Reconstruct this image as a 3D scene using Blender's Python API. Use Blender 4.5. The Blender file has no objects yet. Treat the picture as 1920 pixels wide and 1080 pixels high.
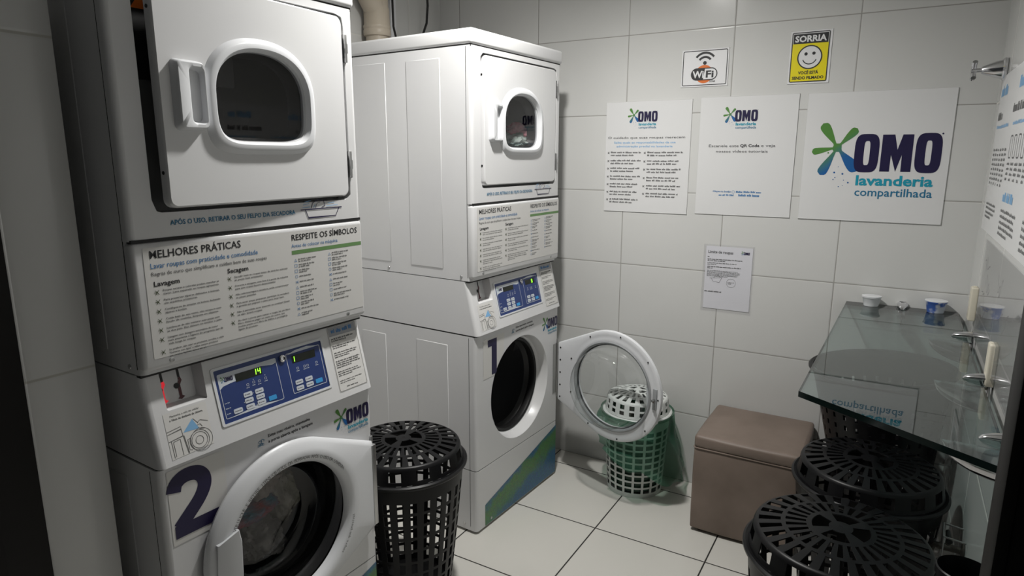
import bpy, bmesh, math, random
import numpy as np
from mathutils import Vector, Matrix, noise

# ------------------------------------------------------------------ scene, camera, light
S = bpy.context.scene
COL = S.collection
S.view_settings.view_transform = 'Standard'
S.view_settings.look = 'None'
S.view_settings.gamma = 1.0
S.view_settings.use_curve_mapping = False
S.view_settings.exposure = 0.0

def camera():
    f, yaw, pit, rol = 1215.43, math.radians(-30.59), math.radians(11.54), math.radians(0.15)
    F = Vector((math.sin(yaw)*math.cos(pit), math.cos(yaw)*math.cos(pit), -math.sin(pit)))
    R = Vector((math.cos(yaw), -math.sin(yaw), 0)); U = R.cross(F)
    R2 = math.cos(rol)*R + math.sin(rol)*U; U2 = -math.sin(rol)*R + math.cos(rol)*U
    cd = bpy.data.cameras.new('camera'); cd.sensor_width = 36; cd.lens = 36*f/1920
    cd.clip_start = 0.02
    c = bpy.data.objects.new('camera', cd); COL.objects.link(c)
    m = Matrix((R2, U2, -F)).transposed().to_4x4()
    m.translation = Vector((1.3382, -1.9767, 1.5121)); c.matrix_world = m
    S.camera = c
camera()

w = bpy.data.worlds.new('world'); S.world = w; w.use_nodes = True
w.node_tree.nodes['Background'].inputs[0].default_value = (0.9, 0.95, 1.0, 1)
w.node_tree.nodes['Background'].inputs[1].default_value = 0.02

LAMP = (0.36, -0.26, 2.52)
def spot(name, loc, power, col):
    d = bpy.data.lights.new(name, 'SPOT'); d.spot_size = math.radians(166); d.spot_blend = .8; d.shadow_soft_size = .05; d.energy = power; d.color = col
    o = bpy.data.objects.new(name, d); COL.objects.link(o); o.location = loc; return o
spot('ceiling_lamp_light', (LAMP[0], LAMP[1], LAMP[2]-.015), 126, (1.0, 0.985, 0.95))

# ------------------------------------------------------------------ materials
def pm(name, col, rough=0.5, metal=0.0, spec=0.5, emit=None, es=0, coat=0, trans=0, ior=1.45):
    m = bpy.data.materials.new(name); m.use_nodes = True
    b = m.node_tree.nodes['Principled BSDF']
    b.inputs['Base Color'].default_value = (*col, 1); b.inputs['Roughness'].default_value = rough
    b.inputs['Metallic'].default_value = metal; b.inputs['Specular IOR Level'].default_value = spec
    b.inputs['Coat Weight'].default_value = coat; b.inputs['Transmission Weight'].default_value = trans
    b.inputs['IOR'].default_value = ior
    if emit: b.inputs['Emission Color'].default_value = (*emit, 1); b.inputs['Emission Strength'].default_value = es
    return m
def mixnoise(m, c1, c2, scale=20, detail=4, rough=None, bump=0, bscale=None, lo=.35, hi=.65):
    nt = m.node_tree; N = nt.nodes; L = nt.links; b = N['Principled BSDF']
    tc = N.new('ShaderNodeTexCoord'); n = N.new('ShaderNodeTexNoise'); n.inputs['Scale'].default_value = scale; n.inputs['Detail'].default_value = detail
    L.new(tc.outputs['Object'], n.inputs['Vector'])
    r = N.new('ShaderNodeValToRGB'); r.color_ramp.elements[0].color = (*c1, 1); r.color_ramp.elements[1].color = (*c2, 1)
    r.color_ramp.elements[0].position = lo; r.color_ramp.elements[1].position = hi
    L.new(n.outputs['Fac'], r.inputs[0]); L.new(r.outputs[0], b.inputs['Base Color'])
    if bump:
        n2 = N.new('ShaderNodeTexNoise'); n2.inputs['Scale'].default_value = bscale or scale*8; n2.inputs['Detail'].default_value = 3
        L.new(tc.outputs['Object'], n2.inputs['Vector'])
        bp = N.new('ShaderNodeBump'); bp.inputs['Strength'].default_value = bump; bp.inputs['Distance'].default_value = .002
        L.new(n2.outputs['Fac'], bp.inputs['Height']); L.new(bp.outputs[0], b.inputs['Normal'])
    return m

def tile_mat(name, ax_u, u0, tw, ax_v, v0, th, col, col2, grout, gw=0.0016, rough=0.18, bump=0.25):
    m = pm(name, col, rough); nt = m.node_tree; N = nt.nodes; L = nt.links; b = N['Principled BSDF']
    g = N.new('ShaderNodeNewGeometry'); s = N.new('ShaderNodeSeparateXYZ'); L.new(g.outputs['Position'], s.inputs[0])
    def M(op, a, bb=None):
        n = N.new('ShaderNodeMath'); n.operation = op
        for k, q in enumerate((a, bb)):
            if q is None: continue
            if isinstance(q, (int, float)): n.inputs[k].default_value = q
            else: L.new(q, n.inputs[k])
        return n.outputs[0]
    ds = []; cells = []
    for ax, o, p in ((ax_u, u0, tw), (ax_v, v0, th)):
        t = M('DIVIDE', M('SUBTRACT', s.outputs['XYZ'.index(ax)], o), p)
        cells.append(M('FLOOR', M('ADD', t, 0.5*0)))
        fr = M('FRACT', t)
        ds.append(M('MULTIPLY', M('MINIMUM', fr, M('SUBTRACT', 1.0, fr)), p))
    d = M('MINIMUM', ds[0], ds[1])
    mr = N.new('ShaderNodeMapRange'); mr.interpolation_type = 'SMOOTHSTEP'; L.new(d, mr.inputs[0])
    mr.inputs[1].default_value = gw*.7; mr.inputs[2].default_value = gw*1.5
    cx = N.new('ShaderNodeCombineXYZ'); L.new(cells[0], cx.inputs[0]); L.new(cells[1], cx.inputs[1])
    wn = N.new('ShaderNodeTexWhiteNoise'); wn.noise_dimensions = '2D'; L.new(cx.outputs[0], wn.inputs['Vector'])
    nz = N.new('ShaderNodeTexNoise'); nz.inputs['Scale'].default_value = 6; nz.inputs['Detail'].default_value = 5; L.new(g.outputs['Position'], nz.inputs['Vector'])
    f = M('ADD', M('MULTIPLY', wn.outputs['Value'], .5), M('MULTIPLY', nz.outputs['Fac'], .5))
    mx = N.new('ShaderNodeMix'); mx.data_type = 'RGBA'; L.new(f, mx.inputs['Factor']); mx.inputs['A'].default_value = (*col, 1); mx.inputs['B'].default_value = (*col2, 1)
    m2 = N.new('ShaderNodeMix'); m2.data_type = 'RGBA'; L.new(mr.outputs[0], m2.inputs['Factor']); m2.inputs['A'].default_value = (*grout, 1)
    L.new(mx.outputs['Result'], m2.inputs['B']); L.new(m2.outputs['Result'], b.inputs['Base Color'])
    rr = M('SUBTRACT', .75, M('MULTIPLY', mr.outputs[0], .75-rough)); L.new(rr, b.inputs['Roughness'])
    w2 = N.new('ShaderNodeTexNoise'); w2.inputs['Scale'].default_value = 3.5; L.new(g.outputs['Position'], w2.inputs['Vector'])
    mr2 = N.new('ShaderNodeMapRange'); mr2.interpolation_type = 'SMOOTHSTEP'; L.new(d, mr2.inputs[0]); mr2.inputs[1].default_value = gw*.5; mr2.inputs[2].default_value = gw*3.5
    h = M('ADD', mr2.outputs[0], M('MULTIPLY', w2.outputs['Fac'], .35))
    bp = N.new('ShaderNodeBump'); bp.inputs['Strength'].default_value = bump; bp.inputs['Distance'].default_value = .003
    L.new(h, bp.inputs['Height']); L.new(bp.outputs[0], b.inputs['Normal'])
    return m

def arch_glass(name, tint, ior=1.5, rough=0.0, boost=0.0):
    m = bpy.data.materials.new(name); m.use_nodes = True; nt = m.node_tree; N = nt.nodes; L = nt.links; N.clear()
    o = N.new('ShaderNodeOutputMaterial'); t = N.new('ShaderNodeBsdfTransparent'); t.inputs[0].default_value = (*tint, 1)
    g = N.new('ShaderNodeBsdfGlossy'); g.inputs['Roughness'].default_value = rough
    fr = N.new('ShaderNodeFresnel'); ge = N.new('ShaderNodeNewGeometry')
    ix = N.new('ShaderNodeMapRange'); ix.inputs[3].default_value = ior; ix.inputs[4].default_value = 1/ior   # same reflectance from either side
    L.new(ge.outputs['Backfacing'], ix.inputs[0]); L.new(ix.outputs[0], fr.inputs[0])
    mx = N.new('ShaderNodeMixShader')
    if boost:
        ad = N.new('ShaderNodeMath'); ad.operation = 'ADD'; ad.inputs[1].default_value = boost; L.new(fr.outputs[0], ad.inputs[0]); L.new(ad.outputs[0], mx.inputs[0])
    else: L.new(fr.outputs[0], mx.inputs[0])
    L.new(t.outputs[0], mx.inputs[1]); L.new(g.outputs[0], mx.inputs[2]); L.new(mx.outputs[0], o.inputs[0])
    return m

M_ = {}
M_['white'] = mixnoise(pm('white_enamel', (.70,.70,.70), .28), (.69,.69,.70), (.71,.71,.71), 3, 2)
M_['white_plastic'] = pm('white_plastic', (.72,.73,.75), .32)
M_['sticker'] = pm('sticker_white', (.70,.69,.67), .35)
M_['paper'] = pm('paper_white', (.80,.80,.83), .45)
M_['poster'] = pm('poster_white', (.72,.72,.72), .3)
M_['gap'] = pm('dark_gap', (.015,.015,.015), .6)
M_['rubber'] = pm('black_rubber', (.012,.012,.012), .45)
M_['inner'] = pm('inner_metal', (.22,.22,.22), .5)
M_['drum'] = pm('drum_steel', (.18,.18,.19), .4, .6)
M_['navy'] = pm('ink_navy', (.016,.012,.055), .4)
M_['black'] = pm('ink_black', (.02,.02,.022), .5)
M_['greyink'] = pm('ink_grey', (.12,.12,.12), .5)
M_['blue'] = pm('ink_blue', (.05,.19,.42), .5)
M_['ltblue'] = pm('ink_light_blue', (.22,.45,.72), .5)
M_['teal'] = pm('ink_teal', (.01,.30,.42), .5)
M_['teal2'] = pm('ink_deep_teal', (.015,.16,.30), .5)
M_['green'] = pm('ink_green', (.10,.28,.07), .5)
M_['yellow'] = pm('sign_yellow', (.80,.68,.01), .4)
M_['orange'] = pm('sign_orange', (.70,.16,.02), .4)
M_['signwhite'] = pm('sign_white', (.75,.75,.76), .4)
M_['panelblue'] = pm('panel_blue', (.022,.045,.17), .3)
M_['btn'] = pm('button_white', (.62,.66,.72), .4)
M_['btnblue'] = pm('button_blue', (.05,.33,.70), .4)
M_['led'] = pm('led_window', (.006,.009,.004), .15)
M_['markink'] = pm('bullet_ink', (.09,.11,.06), .5)
M_['ledon'] = pm('led_green', (.1,.5,.02), .4, emit=(.30,1.0,.03), es=2.2)
M_['red'] = pm('coin_red_glow', (.35,.01,.015), .35, emit=(1.0,.03,.05), es=.45)
M_['darkred'] = pm('coin_dark_red', (.09,.012,.018), .35)
M_['chrome'] = pm('chrome', (.72,.72,.74), .12, 1.0)
M_['steel'] = pm('brushed_steel', (.5,.5,.5), .35, 1.0)
M_['blackplastic'] = pm('black_plastic', (.005,.005,.0058), .38, spec=.3)
M_['whitebasket'] = pm('white_basket_plastic', (.70,.72,.70), .4)
M_['blackframe'] = pm('black_aluminium', (.007,.006,.0055), .5, spec=.25)
M_['cream'] = pm('cream_plastic', (.62,.58,.48), .4)
M_['pvc'] = pm('beige_pvc', (.48,.42,.34), .4)
M_['leather'] = mixnoise(pm('taupe_leather', (.22,.17,.14), .5), (.17,.130,.105), (.225,.175,.145), 5, 4, bump=.15, bscale=220)
M_['thread'] = pm('stitch_thread', (.30,.24,.19), .7)
M_['doorglass'] = arch_glass('door_glass', (.72,.72,.73))
M_['bowl'] = arch_glass('clear_bowl_glass', (.93,.95,.95), boost=.03)
M_['shelf'] = arch_glass('shelf_glass', (.74,.82,.81), boost=.08)
M_['shelfedge'] = pm('shelf_glass_edge', (.006,.012,.011), .08)
M_['leafglass'] = arch_glass('leaf_glass', (.62,.72,.68), boost=.04)
M_['lampglow'] = pm('lamp_diffuser', (.9,.9,.9), .5, emit=(1,.985,.95), es=6)

def graphic_mat():
    m = pm('lower_panel_graphic', (.05,.15,.4), .35); nt = m.node_tree; N = nt.nodes; L = nt.links; b = N['Principled BSDF']
    tc = N.new('ShaderNodeTexCoord'); mp = N.new('ShaderNodeMapping'); mp.inputs['Rotation'].default_value = (math.radians(-14), 0, 0); L.new(tc.outputs['Object'], mp.inputs[0])
    n = N.new('ShaderNodeTexNoise'); n.inputs['Scale'].default_value = 14; n.inputs['Detail'].default_value = 3; L.new(mp.outputs[0], n.inputs['Vector'])
    sp = N.new('ShaderNodeSeparateXYZ'); L.new(mp.outputs[0], sp.inputs[0])
    a = N.new('ShaderNodeMath'); a.operation = 'MULTIPLY_ADD'; L.new(n.outputs['Fac'], a.inputs[0]); a.inputs[1].default_value = .10; L.new(sp.outputs['Z'], a.inputs[2])
    r = N.new('ShaderNodeValToRGB'); e = r.color_ramp.elements
    B = (.035,.11,.27,1); G = (.085,.20,.075,1)
    e[0].position = .02; e[0].color = (.03,.12,.22,1); e[1].position = .16; e[1].color = B
    for p_, c_ in ((.055,(.07,.18,.10,1)), (.085,G), (.115,G), (.135,(.05,.15,.20,1))):
        q = e.new(p_); q.color = c_
    L.new(a.outputs[0], r.inputs[0])
    v = N.new('ShaderNodeTexVoronoi'); v.inputs['Scale'].default_value = 210; L.new(tc.outputs['Object'], v.inputs['Vector'])
    mx = N.new('ShaderNodeMix'); mx.data_type = 'RGBA'; mx.blend_type = 'OVERLAY'; mx.inputs['Factor'].default_value = .55
    L.new(r.outputs[0], mx.inputs['A']); L.new(v.outputs['Color'], mx.inputs['B'])
    hs = N.new('ShaderNodeMix'); hs.data_type = 'RGBA'; hs.inputs['Factor'].default_value = .55; L.new(mx.outputs['Result'], hs.inputs['A']); L.new(r.outputs[0], hs.inputs['B'])
    L.new(hs.outputs['Result'], b.inputs['Base Color']); return m
M_['graphic'] = graphic_mat()
def attr_mat():
    m = pm('splash_ink', (.1,.3,.1), .45); nt = m.node_tree; a = nt.nodes.new('ShaderNodeAttribute'); a.attribute_name = 'Col'
    nt.links.new(a.outputs['Color'], nt.nodes['Principled BSDF'].inputs['Base Color']); return m
M_['splash'] = attr_mat()
def bag_mat():
    m = bpy.data.materials.new('green_bag_film'); m.use_nodes = True; nt = m.node_tree; N = nt.nodes; L = nt.links; N.clear()
    o = N.new('ShaderNodeOutputMaterial'); t = N.new('ShaderNodeBsdfTransparent'); t.inputs[0].default_value = (.68,.88,.78,1)
    p = N.new('ShaderNodeBsdfPrincipled'); p.inputs['Base Color'].default_value = (.06,.19,.12,1); p.inputs['Roughness'].default_value = .3
    mx = N.new('ShaderNodeMixShader'); mx.inputs[0].default_value = .44
    L.new(t.outputs[0], mx.inputs[1]); L.new(p.outputs[0], mx.inputs[2]); L.new(mx.outputs[0], o.inputs[0]); return m
M_['bag'] = bag_mat()

# ------------------------------------------------------------------ mesh helpers
class MB:
    def __init__(s): s.v = []; s.f = []; s.sm = []; s.mi = []; s.col = None
    def add(s, vs, fs, smooth=False, mi=0):
        b = len(s.v); s.v += [tuple(q) for q in vs]; s.f += [tuple(b+i for i in f) for f in fs]
        s.sm += [smooth]*len(fs); s.mi += [mi]*len(fs); return s
    def quad(s, a, b, c, d, mi=0): return s.add([a,b,c,d], [(0,1,2,3)], False, mi)
    def box(s, x0, x1, y0, y1, z0, z1, r=0.0, seg=2, mi=0, smooth=None):
        bm = bmesh.new(); bmesh.ops.create_cube(bm, size=1)
        for q in bm.verts: q.co = Vector(((x0+x1)/2+q.co.x*(x1-x0), (y0+y1)/2+q.co.y*(y1-y0), (z0+z1)/2+q.co.z*(z1-z0)))
        if r > 0: bmesh.ops.bevel(bm, geom=bm.edges[:], offset=r, segments=seg, profile=.5, affect='EDGES')
        bm.verts.index_update()
        s.add([q.co[:] for q in bm.verts], [[q.index for q in f.verts] for f in bm.faces], (r > 0) if smooth is None else smooth, mi); bm.free(); return s
    def loft(s, rings, closed=True, cap0=False, cap1=False, smooth=True, mi=0):
        n = len(rings[0]); vs = [q for r in rings for q in r]; fs = []
        for k in range(len(rings)-1):
            for i in range(n if closed else n-1):
                j = (i+1) % n; fs.append((k*n+i, k*n+j, (k+1)*n+j, (k+1)*n+i))
        if cap0: fs.append(tuple(range(n-1, -1, -1)))
        if cap1: fs.append(tuple((len(rings)-1)*n+i for i in range(n)))
        return s.add(vs, fs, smooth, mi)
    def lathe(s, prof, c=(0,0,0), axis='z', n=48, cap0=False, cap1=False, mi=0, smooth=True):
        R = []
        for r, h in prof:
            ring = []
            for i in range(n):
                a = 2*math.pi*i/n; u, v_ = r*math.cos(a), r*math.sin(a)
                ring.append({'z': (c[0]+u, c[1]+v_, c[2]+h), 'x': (c[0]+h, c[1]+u, c[2]+v_), 'y': (c[0]+v_, c[1]+h, c[2]+u)}[axis])
            R.append(ring)
        return s.loft(R, True, cap0, cap1, smooth, mi)
    def tube(s, pts, r, n=10, cap=True, mi=0, closed=False):
        pts = [Vector(q) for q in pts]; R = []; m = len(pts)
        up = None
        for i in range(m):
            t = (pts[(i+1) % m]-pts[i-1]) if closed else (pts[min(i+1, m-1)]-pts[max(i-1, 0)])
            t.normalize()
            if up is None: up = Vector((0,0,1)) if abs(t.z) < .9 else Vector((1,0,0))
            a = t.cross(up).normalized(); b = a.cross(t).normalized(); up = b
            rr = r[i] if isinstance(r, (list, tuple)) else r
            R.append([pts[i]+a*(rr*math.cos(2*math.pi*k/n))+b*(rr*math.sin(2*math.pi*k/n)) for k in range(n)])
        if closed: R.append(R[0])
        return s.loft(R, True, cap and not closed, cap and not closed, True, mi)
    def grid_shell(s, nc, nr, P, solid, mi=0):
        idx = {}
        vs = []; fs = []
        def g(i, j, k):
            i %= nc
            if (i,j,k) not in idx: idx[(i,j,k)] = len(vs); vs.append(P(i, j, k))
            return idx[(i,j,k)]
        ok = lambda i, j: 0 <= j < nr and solid(i % nc, j)
        for i in range(nc):
            for j in range(nr):
                if not ok(i, j): continue
                fs.append((g(i,j,0), g(i+1,j,0), g(i+1,j+1,0), g(i,j+1,0)))
                fs.append((g(i,j,1), g(i,j+1,1), g(i+1,j+1,1), g(i+1,j,1)))
                if not ok(i-1, j): fs.append((g(i,j,0), g(i,j+1,0), g(i,j+1,1), g(i,j,1)))
                if not ok(i+1, j): fs.append((g(i+1,j,0), g(i+1,j,1), g(i+1,j+1,1), g(i+1,j+1,0)))
                if not ok(i, j-1): fs.append((g(i,j,0), g(i,j,1), g(i+1,j,1), g(i+1,j,0)))
                if not ok(i, j+1): fs.append((g(i,j+1,0), g(i+1,j+1,0), g(i+1,j+1,1), g(i,j+1,1)))
        return s.add(vs, fs, False, mi)
    def pieces(s):
        """groups of faces that lie apart from one another, so that each can be an object of its own"""
        n = len(s.v); par = list(range(n))
        def find(a):
            while par[a] != a: par[a] = par[par[a]]; a = par[a]
            return a
        for f in s.f:
            a = find(f[0])
            for q in f[1:]:
                b = find(q)
                if a != b: par[b] = a
        root = [find(i) for i in range(n)]; ids = {r: k for k, r in enumerate(sorted(set(root)))}; isl = np.array([ids[r] for r in root]); k = len(ids)
        if k < 2: return None
        P = np.array([tuple(q) for q in s.v]); lo = np.full((k, 3), 9e9); hi = np.full((k, 3), -9e9)
        np.minimum.at(lo, isl, P); np.maximum.at(hi, isl, P); size = (hi-lo).max(1)
        grp = -np.ones(k, int); g = 0
        for i in range(k):
            if grp[i] >= 0: continue
            st = [i]; grp[i] = g
            while st:
                a = st.pop(); gap = np.maximum(0, np.maximum(lo-hi[a], lo[a]-hi)); d = np.sqrt((gap**2).sum(1))
                for j in np.nonzero((d <= np.maximum(.0185, .47*np.maximum(size, size[a]))) & (grp < 0))[0]: grp[j] = g; st.append(int(j))
            g += 1
        return None if g < 2 else (g, grp[isl])
    def build(s, name, mat, parent=None, loc=None, colors=None):
        if parent is not None:
            pc = s.pieces()
            if pc and pc[0] <= 60:
                first = None
                for g in range(pc[0]):
                    m = MB(); vi = np.nonzero(pc[1] == g)[0]; mp = {int(v): k for k, v in enumerate(vi)}
                    m.v = [s.v[v] for v in vi]
                    for f, sm, mi in zip(s.f, s.sm, s.mi):
                        if f[0] in mp: m.f.append(tuple(mp[q] for q in f)); m.sm.append(sm); m.mi.append(mi)
                    o = m._build(name, mat, parent, loc, [colors[v] for v in vi] if colors else None)
                    first = first or o
                return first
        return s._build(name, mat, parent, loc, colors)
    def _build(s, name, mat, parent=None, loc=None, colors=None):
        me = bpy.data.meshes.new(name); me.from_pydata(s.v, [], s.f)
        mats = mat if isinstance(mat, (list, tuple)) else [mat]
        for q in mats: me.materials.append(M_[q] if isinstance(q, str) else q)
        me.polygons.foreach_set('use_smooth', s.sm); me.polygons.foreach_set('material_index', s.mi)
        if colors:
            ca = me.color_attributes.new('Col', 'FLOAT_COLOR', 'POINT')
            for i, c in enumerate(colors): ca.data[i].color = (*c, 1)
        bm = bmesh.new(); bm.from_mesh(me); bmesh.ops.recalc_face_normals(bm, faces=bm.faces)
        bm.to_mesh(me); bm.free()
        me.set_sharp_from_angle(angle=math.radians(42))
        o = bpy.data.objects.new(name, me); COL.objects.link(o)
        if parent: o.parent = parent
        if loc: o.location = loc
        return o
def tag(o, label, cat, group=None):
    o['label'] = label; o['category'] = cat
    if group: o['group'] = group
    return o
def thing(name, label, cat, loc=(0,0,0), rz=0, group=None):
    o = bpy.data.objects.new(name, None); COL.objects.link(o); o.location = loc; o.rotation_euler = (0,0,rz); o.empty_display_size = .1
    return tag(o, label, cat, group)
def struct(o): o['kind'] = 'structure'; return o

class Fr:                       # a flat frame: u right, v up, n out of the surface
    def __init__(s, o, u, v, n): s.o = Vector(o); s.u = Vector(u); s.v = Vector(v); s.n = Vector(n)
    def p(s, a, b, h=0.0): return s.o+s.u*a+s.v*b+s.n*h
def poly(mb, fr, pts, h=.0006, mi=0): return mb.add([fr.p(a, b, h) for a, b in pts], [tuple(range(len(pts)))], False, mi)
def strip2d(mb, fr, pts, w, h=.0006, closed=False, mi=0):
    n = len(pts); L_ = []; R_ = []
    for i in range(n):
        a = pts[(i-1) % n] if (closed or i > 0) else pts[i]; b = pts[(i+1) % n] if (closed or i < n-1) else pts[i]
        t = Vector((b[0]-a[0], b[1]-a[1])); t.normalize(); k = Vector((-t.y, t.x))
        sc = 1.0
        if (closed or 0 < i < n-1):
            t1 = Vector((pts[i][0]-a[0], pts[i][1]-a[1])).normalized(); c_ = abs(t1.dot(t)); sc = 1/max(c_, .5)
        L_.append((pts[i][0]+k.x*w/2*sc, pts[i][1]+k.y*w/2*sc)); R_.append((pts[i][0]-k.x*w/2*sc, pts[i][1]-k.y*w/2*sc))
    vs = [fr.p(*q, h) for q in L_+R_]; fs = [(i, (i+1) % n, n+(i+1) % n, n+i) for i in range(n if closed else n-1)]
    return mb.add(vs, fs, False, mi)
def disc2d(mb, fr, c, r, h=.0006, n=24, r2=None, mi=0, sx=1.0):
    if r2 is None: return poly(mb, fr, [(c[0]+sx*r*math.cos(2*math.pi*i/n), c[1]+r*math.sin(2*math.pi*i/n)) for i in range(n)], h, mi)
    return strip2d(mb, fr, [(c[0]+sx*(r+r2)/2*math.cos(2*math.pi*i/n), c[1]+(r+r2)/2*math.sin(2*math.pi*i/n)) for i in range(n)], abs(r-r2), h, True, mi)
def rrect(x0, x1, y0, y1, r, n=5):
    o = []
    for cx, cy, a0 in ((x1-r, y1-r, 0), (x0+r, y1-r, 90), (x0+r, y0+r, 180), (x1-r, y0+r, 270)):
        for k in range(n+1):
            a = math.radians(a0+90*k/n); o.append((cx+r*math.cos(a), cy+r*math.sin(a)))
    return o
_tc = {}
def text_mesh(txt, bold=0.0, res=2):
    key = (txt, bold, res)
    if key in _tc: return _tc[key]
    cu = bpy.data.curves.new('t', 'FONT'); cu.body = txt; cu.size = 1; cu.offset = bold; cu.resolution_u = res; cu.fill_mode = 'FRONT'
    o = bpy.data.objects.new('t', cu); COL.objects.link(o)
    dg = bpy.context.evaluated_depsgraph_get(); me = bpy.data.meshes.new_from_object(o.evaluated_get(dg))
    vs = [(q.co.x, q.co.y) for q in me.vertices]; fs = [tuple(p.vertices) for p in me.polygons]
    bpy.data.objects.remove(o); bpy.data.curves.remove(cu); bpy.data.meshes.remove(me)
    _tc[key] = (vs, fs); return vs, fs
def text_into(mb, fr, txt, u, v, cap, width=None, bold=0.0, align='l', h=.0007, res=2, mi=0, slant=0):
    vs, fs = text_mesh(txt, bold, res)
    if not vs: return
    x0 = min(q[0] for q in vs); x1 = max(q[0] for q in vs)
    sy = cap/.70; sx = sy if width is None else width/(x1-x0)
    W = (x1-x0)*sx; off = {'l': 0, 'c': -W/2, 'r': -W}[align]
    mb.add([fr.p(u+off+(x-x0)*sx+slant*y*sy, v+y*sy, h) for x, y in vs], fs, False, mi)
def text(name, fr, txt, u, v, cap, mat, parent, **k):
    mb = MB(); text_into(mb, fr, txt, u, v, cap, **k); return mb.build(name, mat, parent)
def arc_text(name, fr, txt, c, r, a0, a1, cap, mat, parent, bold=0.0, flip=False):
    mb = MB(); n = len(txt)
    for i, ch in enumerate(txt):
        if ch == ' ': continue
        a = math.radians(a0+(a1-a0)*(i+.5)/n)
        rad = Vector((math.cos(a), math.sin(a))); tan = Vector((math.sin(a), -math.cos(a)))
        if flip: tan, up = -tan, -rad
        else: up = rad
        q = Fr(fr.p(c[0]+rad.x*r, c[1]+rad.y*r), fr.u*tan.x+fr.v*tan.y, fr.u*up.x+fr.v*up.y, fr.n)
        text_into(mb, q, ch, 0, 0, cap, bold=bold, align='c')
    return mb.build(name, mat, parent)
_rng = random.Random(5)
def fine_into(mb, fr, u, v, w, lines, lh, h=.0006, last=.6, rng=_rng, weight=.42, mi=0):
    for k in range(lines):
        ww = w*(last if k == lines-1 and lines > 1 else rng.uniform(.86, 1.0)); x = u; y = v-k*lh
        while x < u+ww-lh*.4:
            wl = lh*rng.uniform(.7, 2.6); e = min(x+wl, u+ww)
            yj = rng.uniform(-.05, .05)*lh
            # each word is a row of short letter strokes
            q = x
            while q < e:
                sw = lh*rng.uniform(.2, .34); hh = lh*weight*rng.choice((1, 1, 1.35))
                poly(mb, fr, [(q, y+yj), (min(q+sw, e), y+yj), (min(q+sw, e), y+yj+hh), (q, y+yj+hh)], h, mi); q += sw+lh*.07
            x = e+lh*.34

# ------------------------------------------------------------------ the room
YB, XR, XL, ZC = 0.8797, 1.5969, -0.785, 2.54
TW, TH, TX0 = 0.453, 0.3385, -0.2086
tile_c, tile_c2, grout_c = (.63,.63,.615), (.66,.66,.645), (.33,.32,.30)
M_['tile_back'] = tile_mat('wall_tile_back', 'X', TX0, TW, 'Z', 0, TH, tile_c, tile_c2, grout_c)
M_['tile_side'] = tile_mat('wall_tile_side', 'Y', YB-TW*.55, TW, 'Z', 0, TH, tile_c, tile_c2, (.66,.65,.62), gw=.0025)
M_['tile_front'] = tile_mat('wall_tile_front', 'Y', -1.9, TW, 'Z', 1.066-.67, .67, tile_c, tile_c2, (.5,.49,.45), gw=.0025)
M_['tile_floor'] = tile_mat('floor_tile', 'X', 0.3985, .45, 'Y', 0.2966, .45, (.62,.605,.565), (.66,.645,.60), (.02,.018,.016), gw=.0026, rough=.22, bump=.15)
M_['plaster'] = pm('ceiling_paint', (.72,.72,.70), .8)
def slab(name, mat, *b):
    return struct(MB().box(*b).build(name, mat))
slab('floor', 'tile_floor', -1.2, 2.4, -3.2, YB+.1, -.12, 0)
slab('ceiling', 'plaster', -1.2, 2.4, -1.62, YB+.1, ZC, ZC+.1)
slab('wall_back', 'tile_back', XL-.1, XR+.1, YB, YB+.1, 0, ZC)
slab('wall_left', 'tile_side', XL-.1, XL, -1.42, YB, 0, ZC)
slab('wall_right', 'tile_side', XR, XR+.1, -1.40, YB, 0, ZC)
struct(MB().box(XL-.1, -.118, -1.418, -1.280, 0, ZC, r=.006).build('wall_front', 'tile_front'))
# black aluminium jamb on the left of the doorway, glazed leaf on its right
mb = MB(); mb.box(-.22, -.106, -1.66, -1.420, 0, 2.30, r=.003); mb.box(-.106, -.098, -1.64, -1.50, 0, 2.30)
struct(mb.build('trim_1', 'blackframe'))
d = MB().box(1.4235, 1.432, -1.440, -1.398, .0, 2.3, r=.002).box(1.432, 1.452, -1.434, -1.404, 0, 2.3, r=.002).build('door_1', 'blackframe'); struct(d)
MB().box(1.447, 1.80, -1.434, -1.404, 0, .09, r=.002).box(1.447, 1.80, -1.434, -1.404, 2.22, 2.3, r=.002).build('rail', 'blackframe', d)
MB().box(1.447, 1.80, -1.423, -1.415, .09, 2.22).build('glass_pane', 'leafglass', d)

# ceiling lamp
t = thing('ceiling_lamp', 'round white ceiling lamp above the middle of the room', 'lamp', (LAMP[0], LAMP[1], ZC))
MB().lathe([(.0,-.001),(.125,-.001),(.125,-.012),(.115,-.018),(.09,-.018)], n=48).build('base', 'white_plastic', t)
MB().lathe([(.112,-.018),(.105,-.021),(.0,-.0215)], n=48).build('diffuser', 'lampglow', t)

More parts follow.
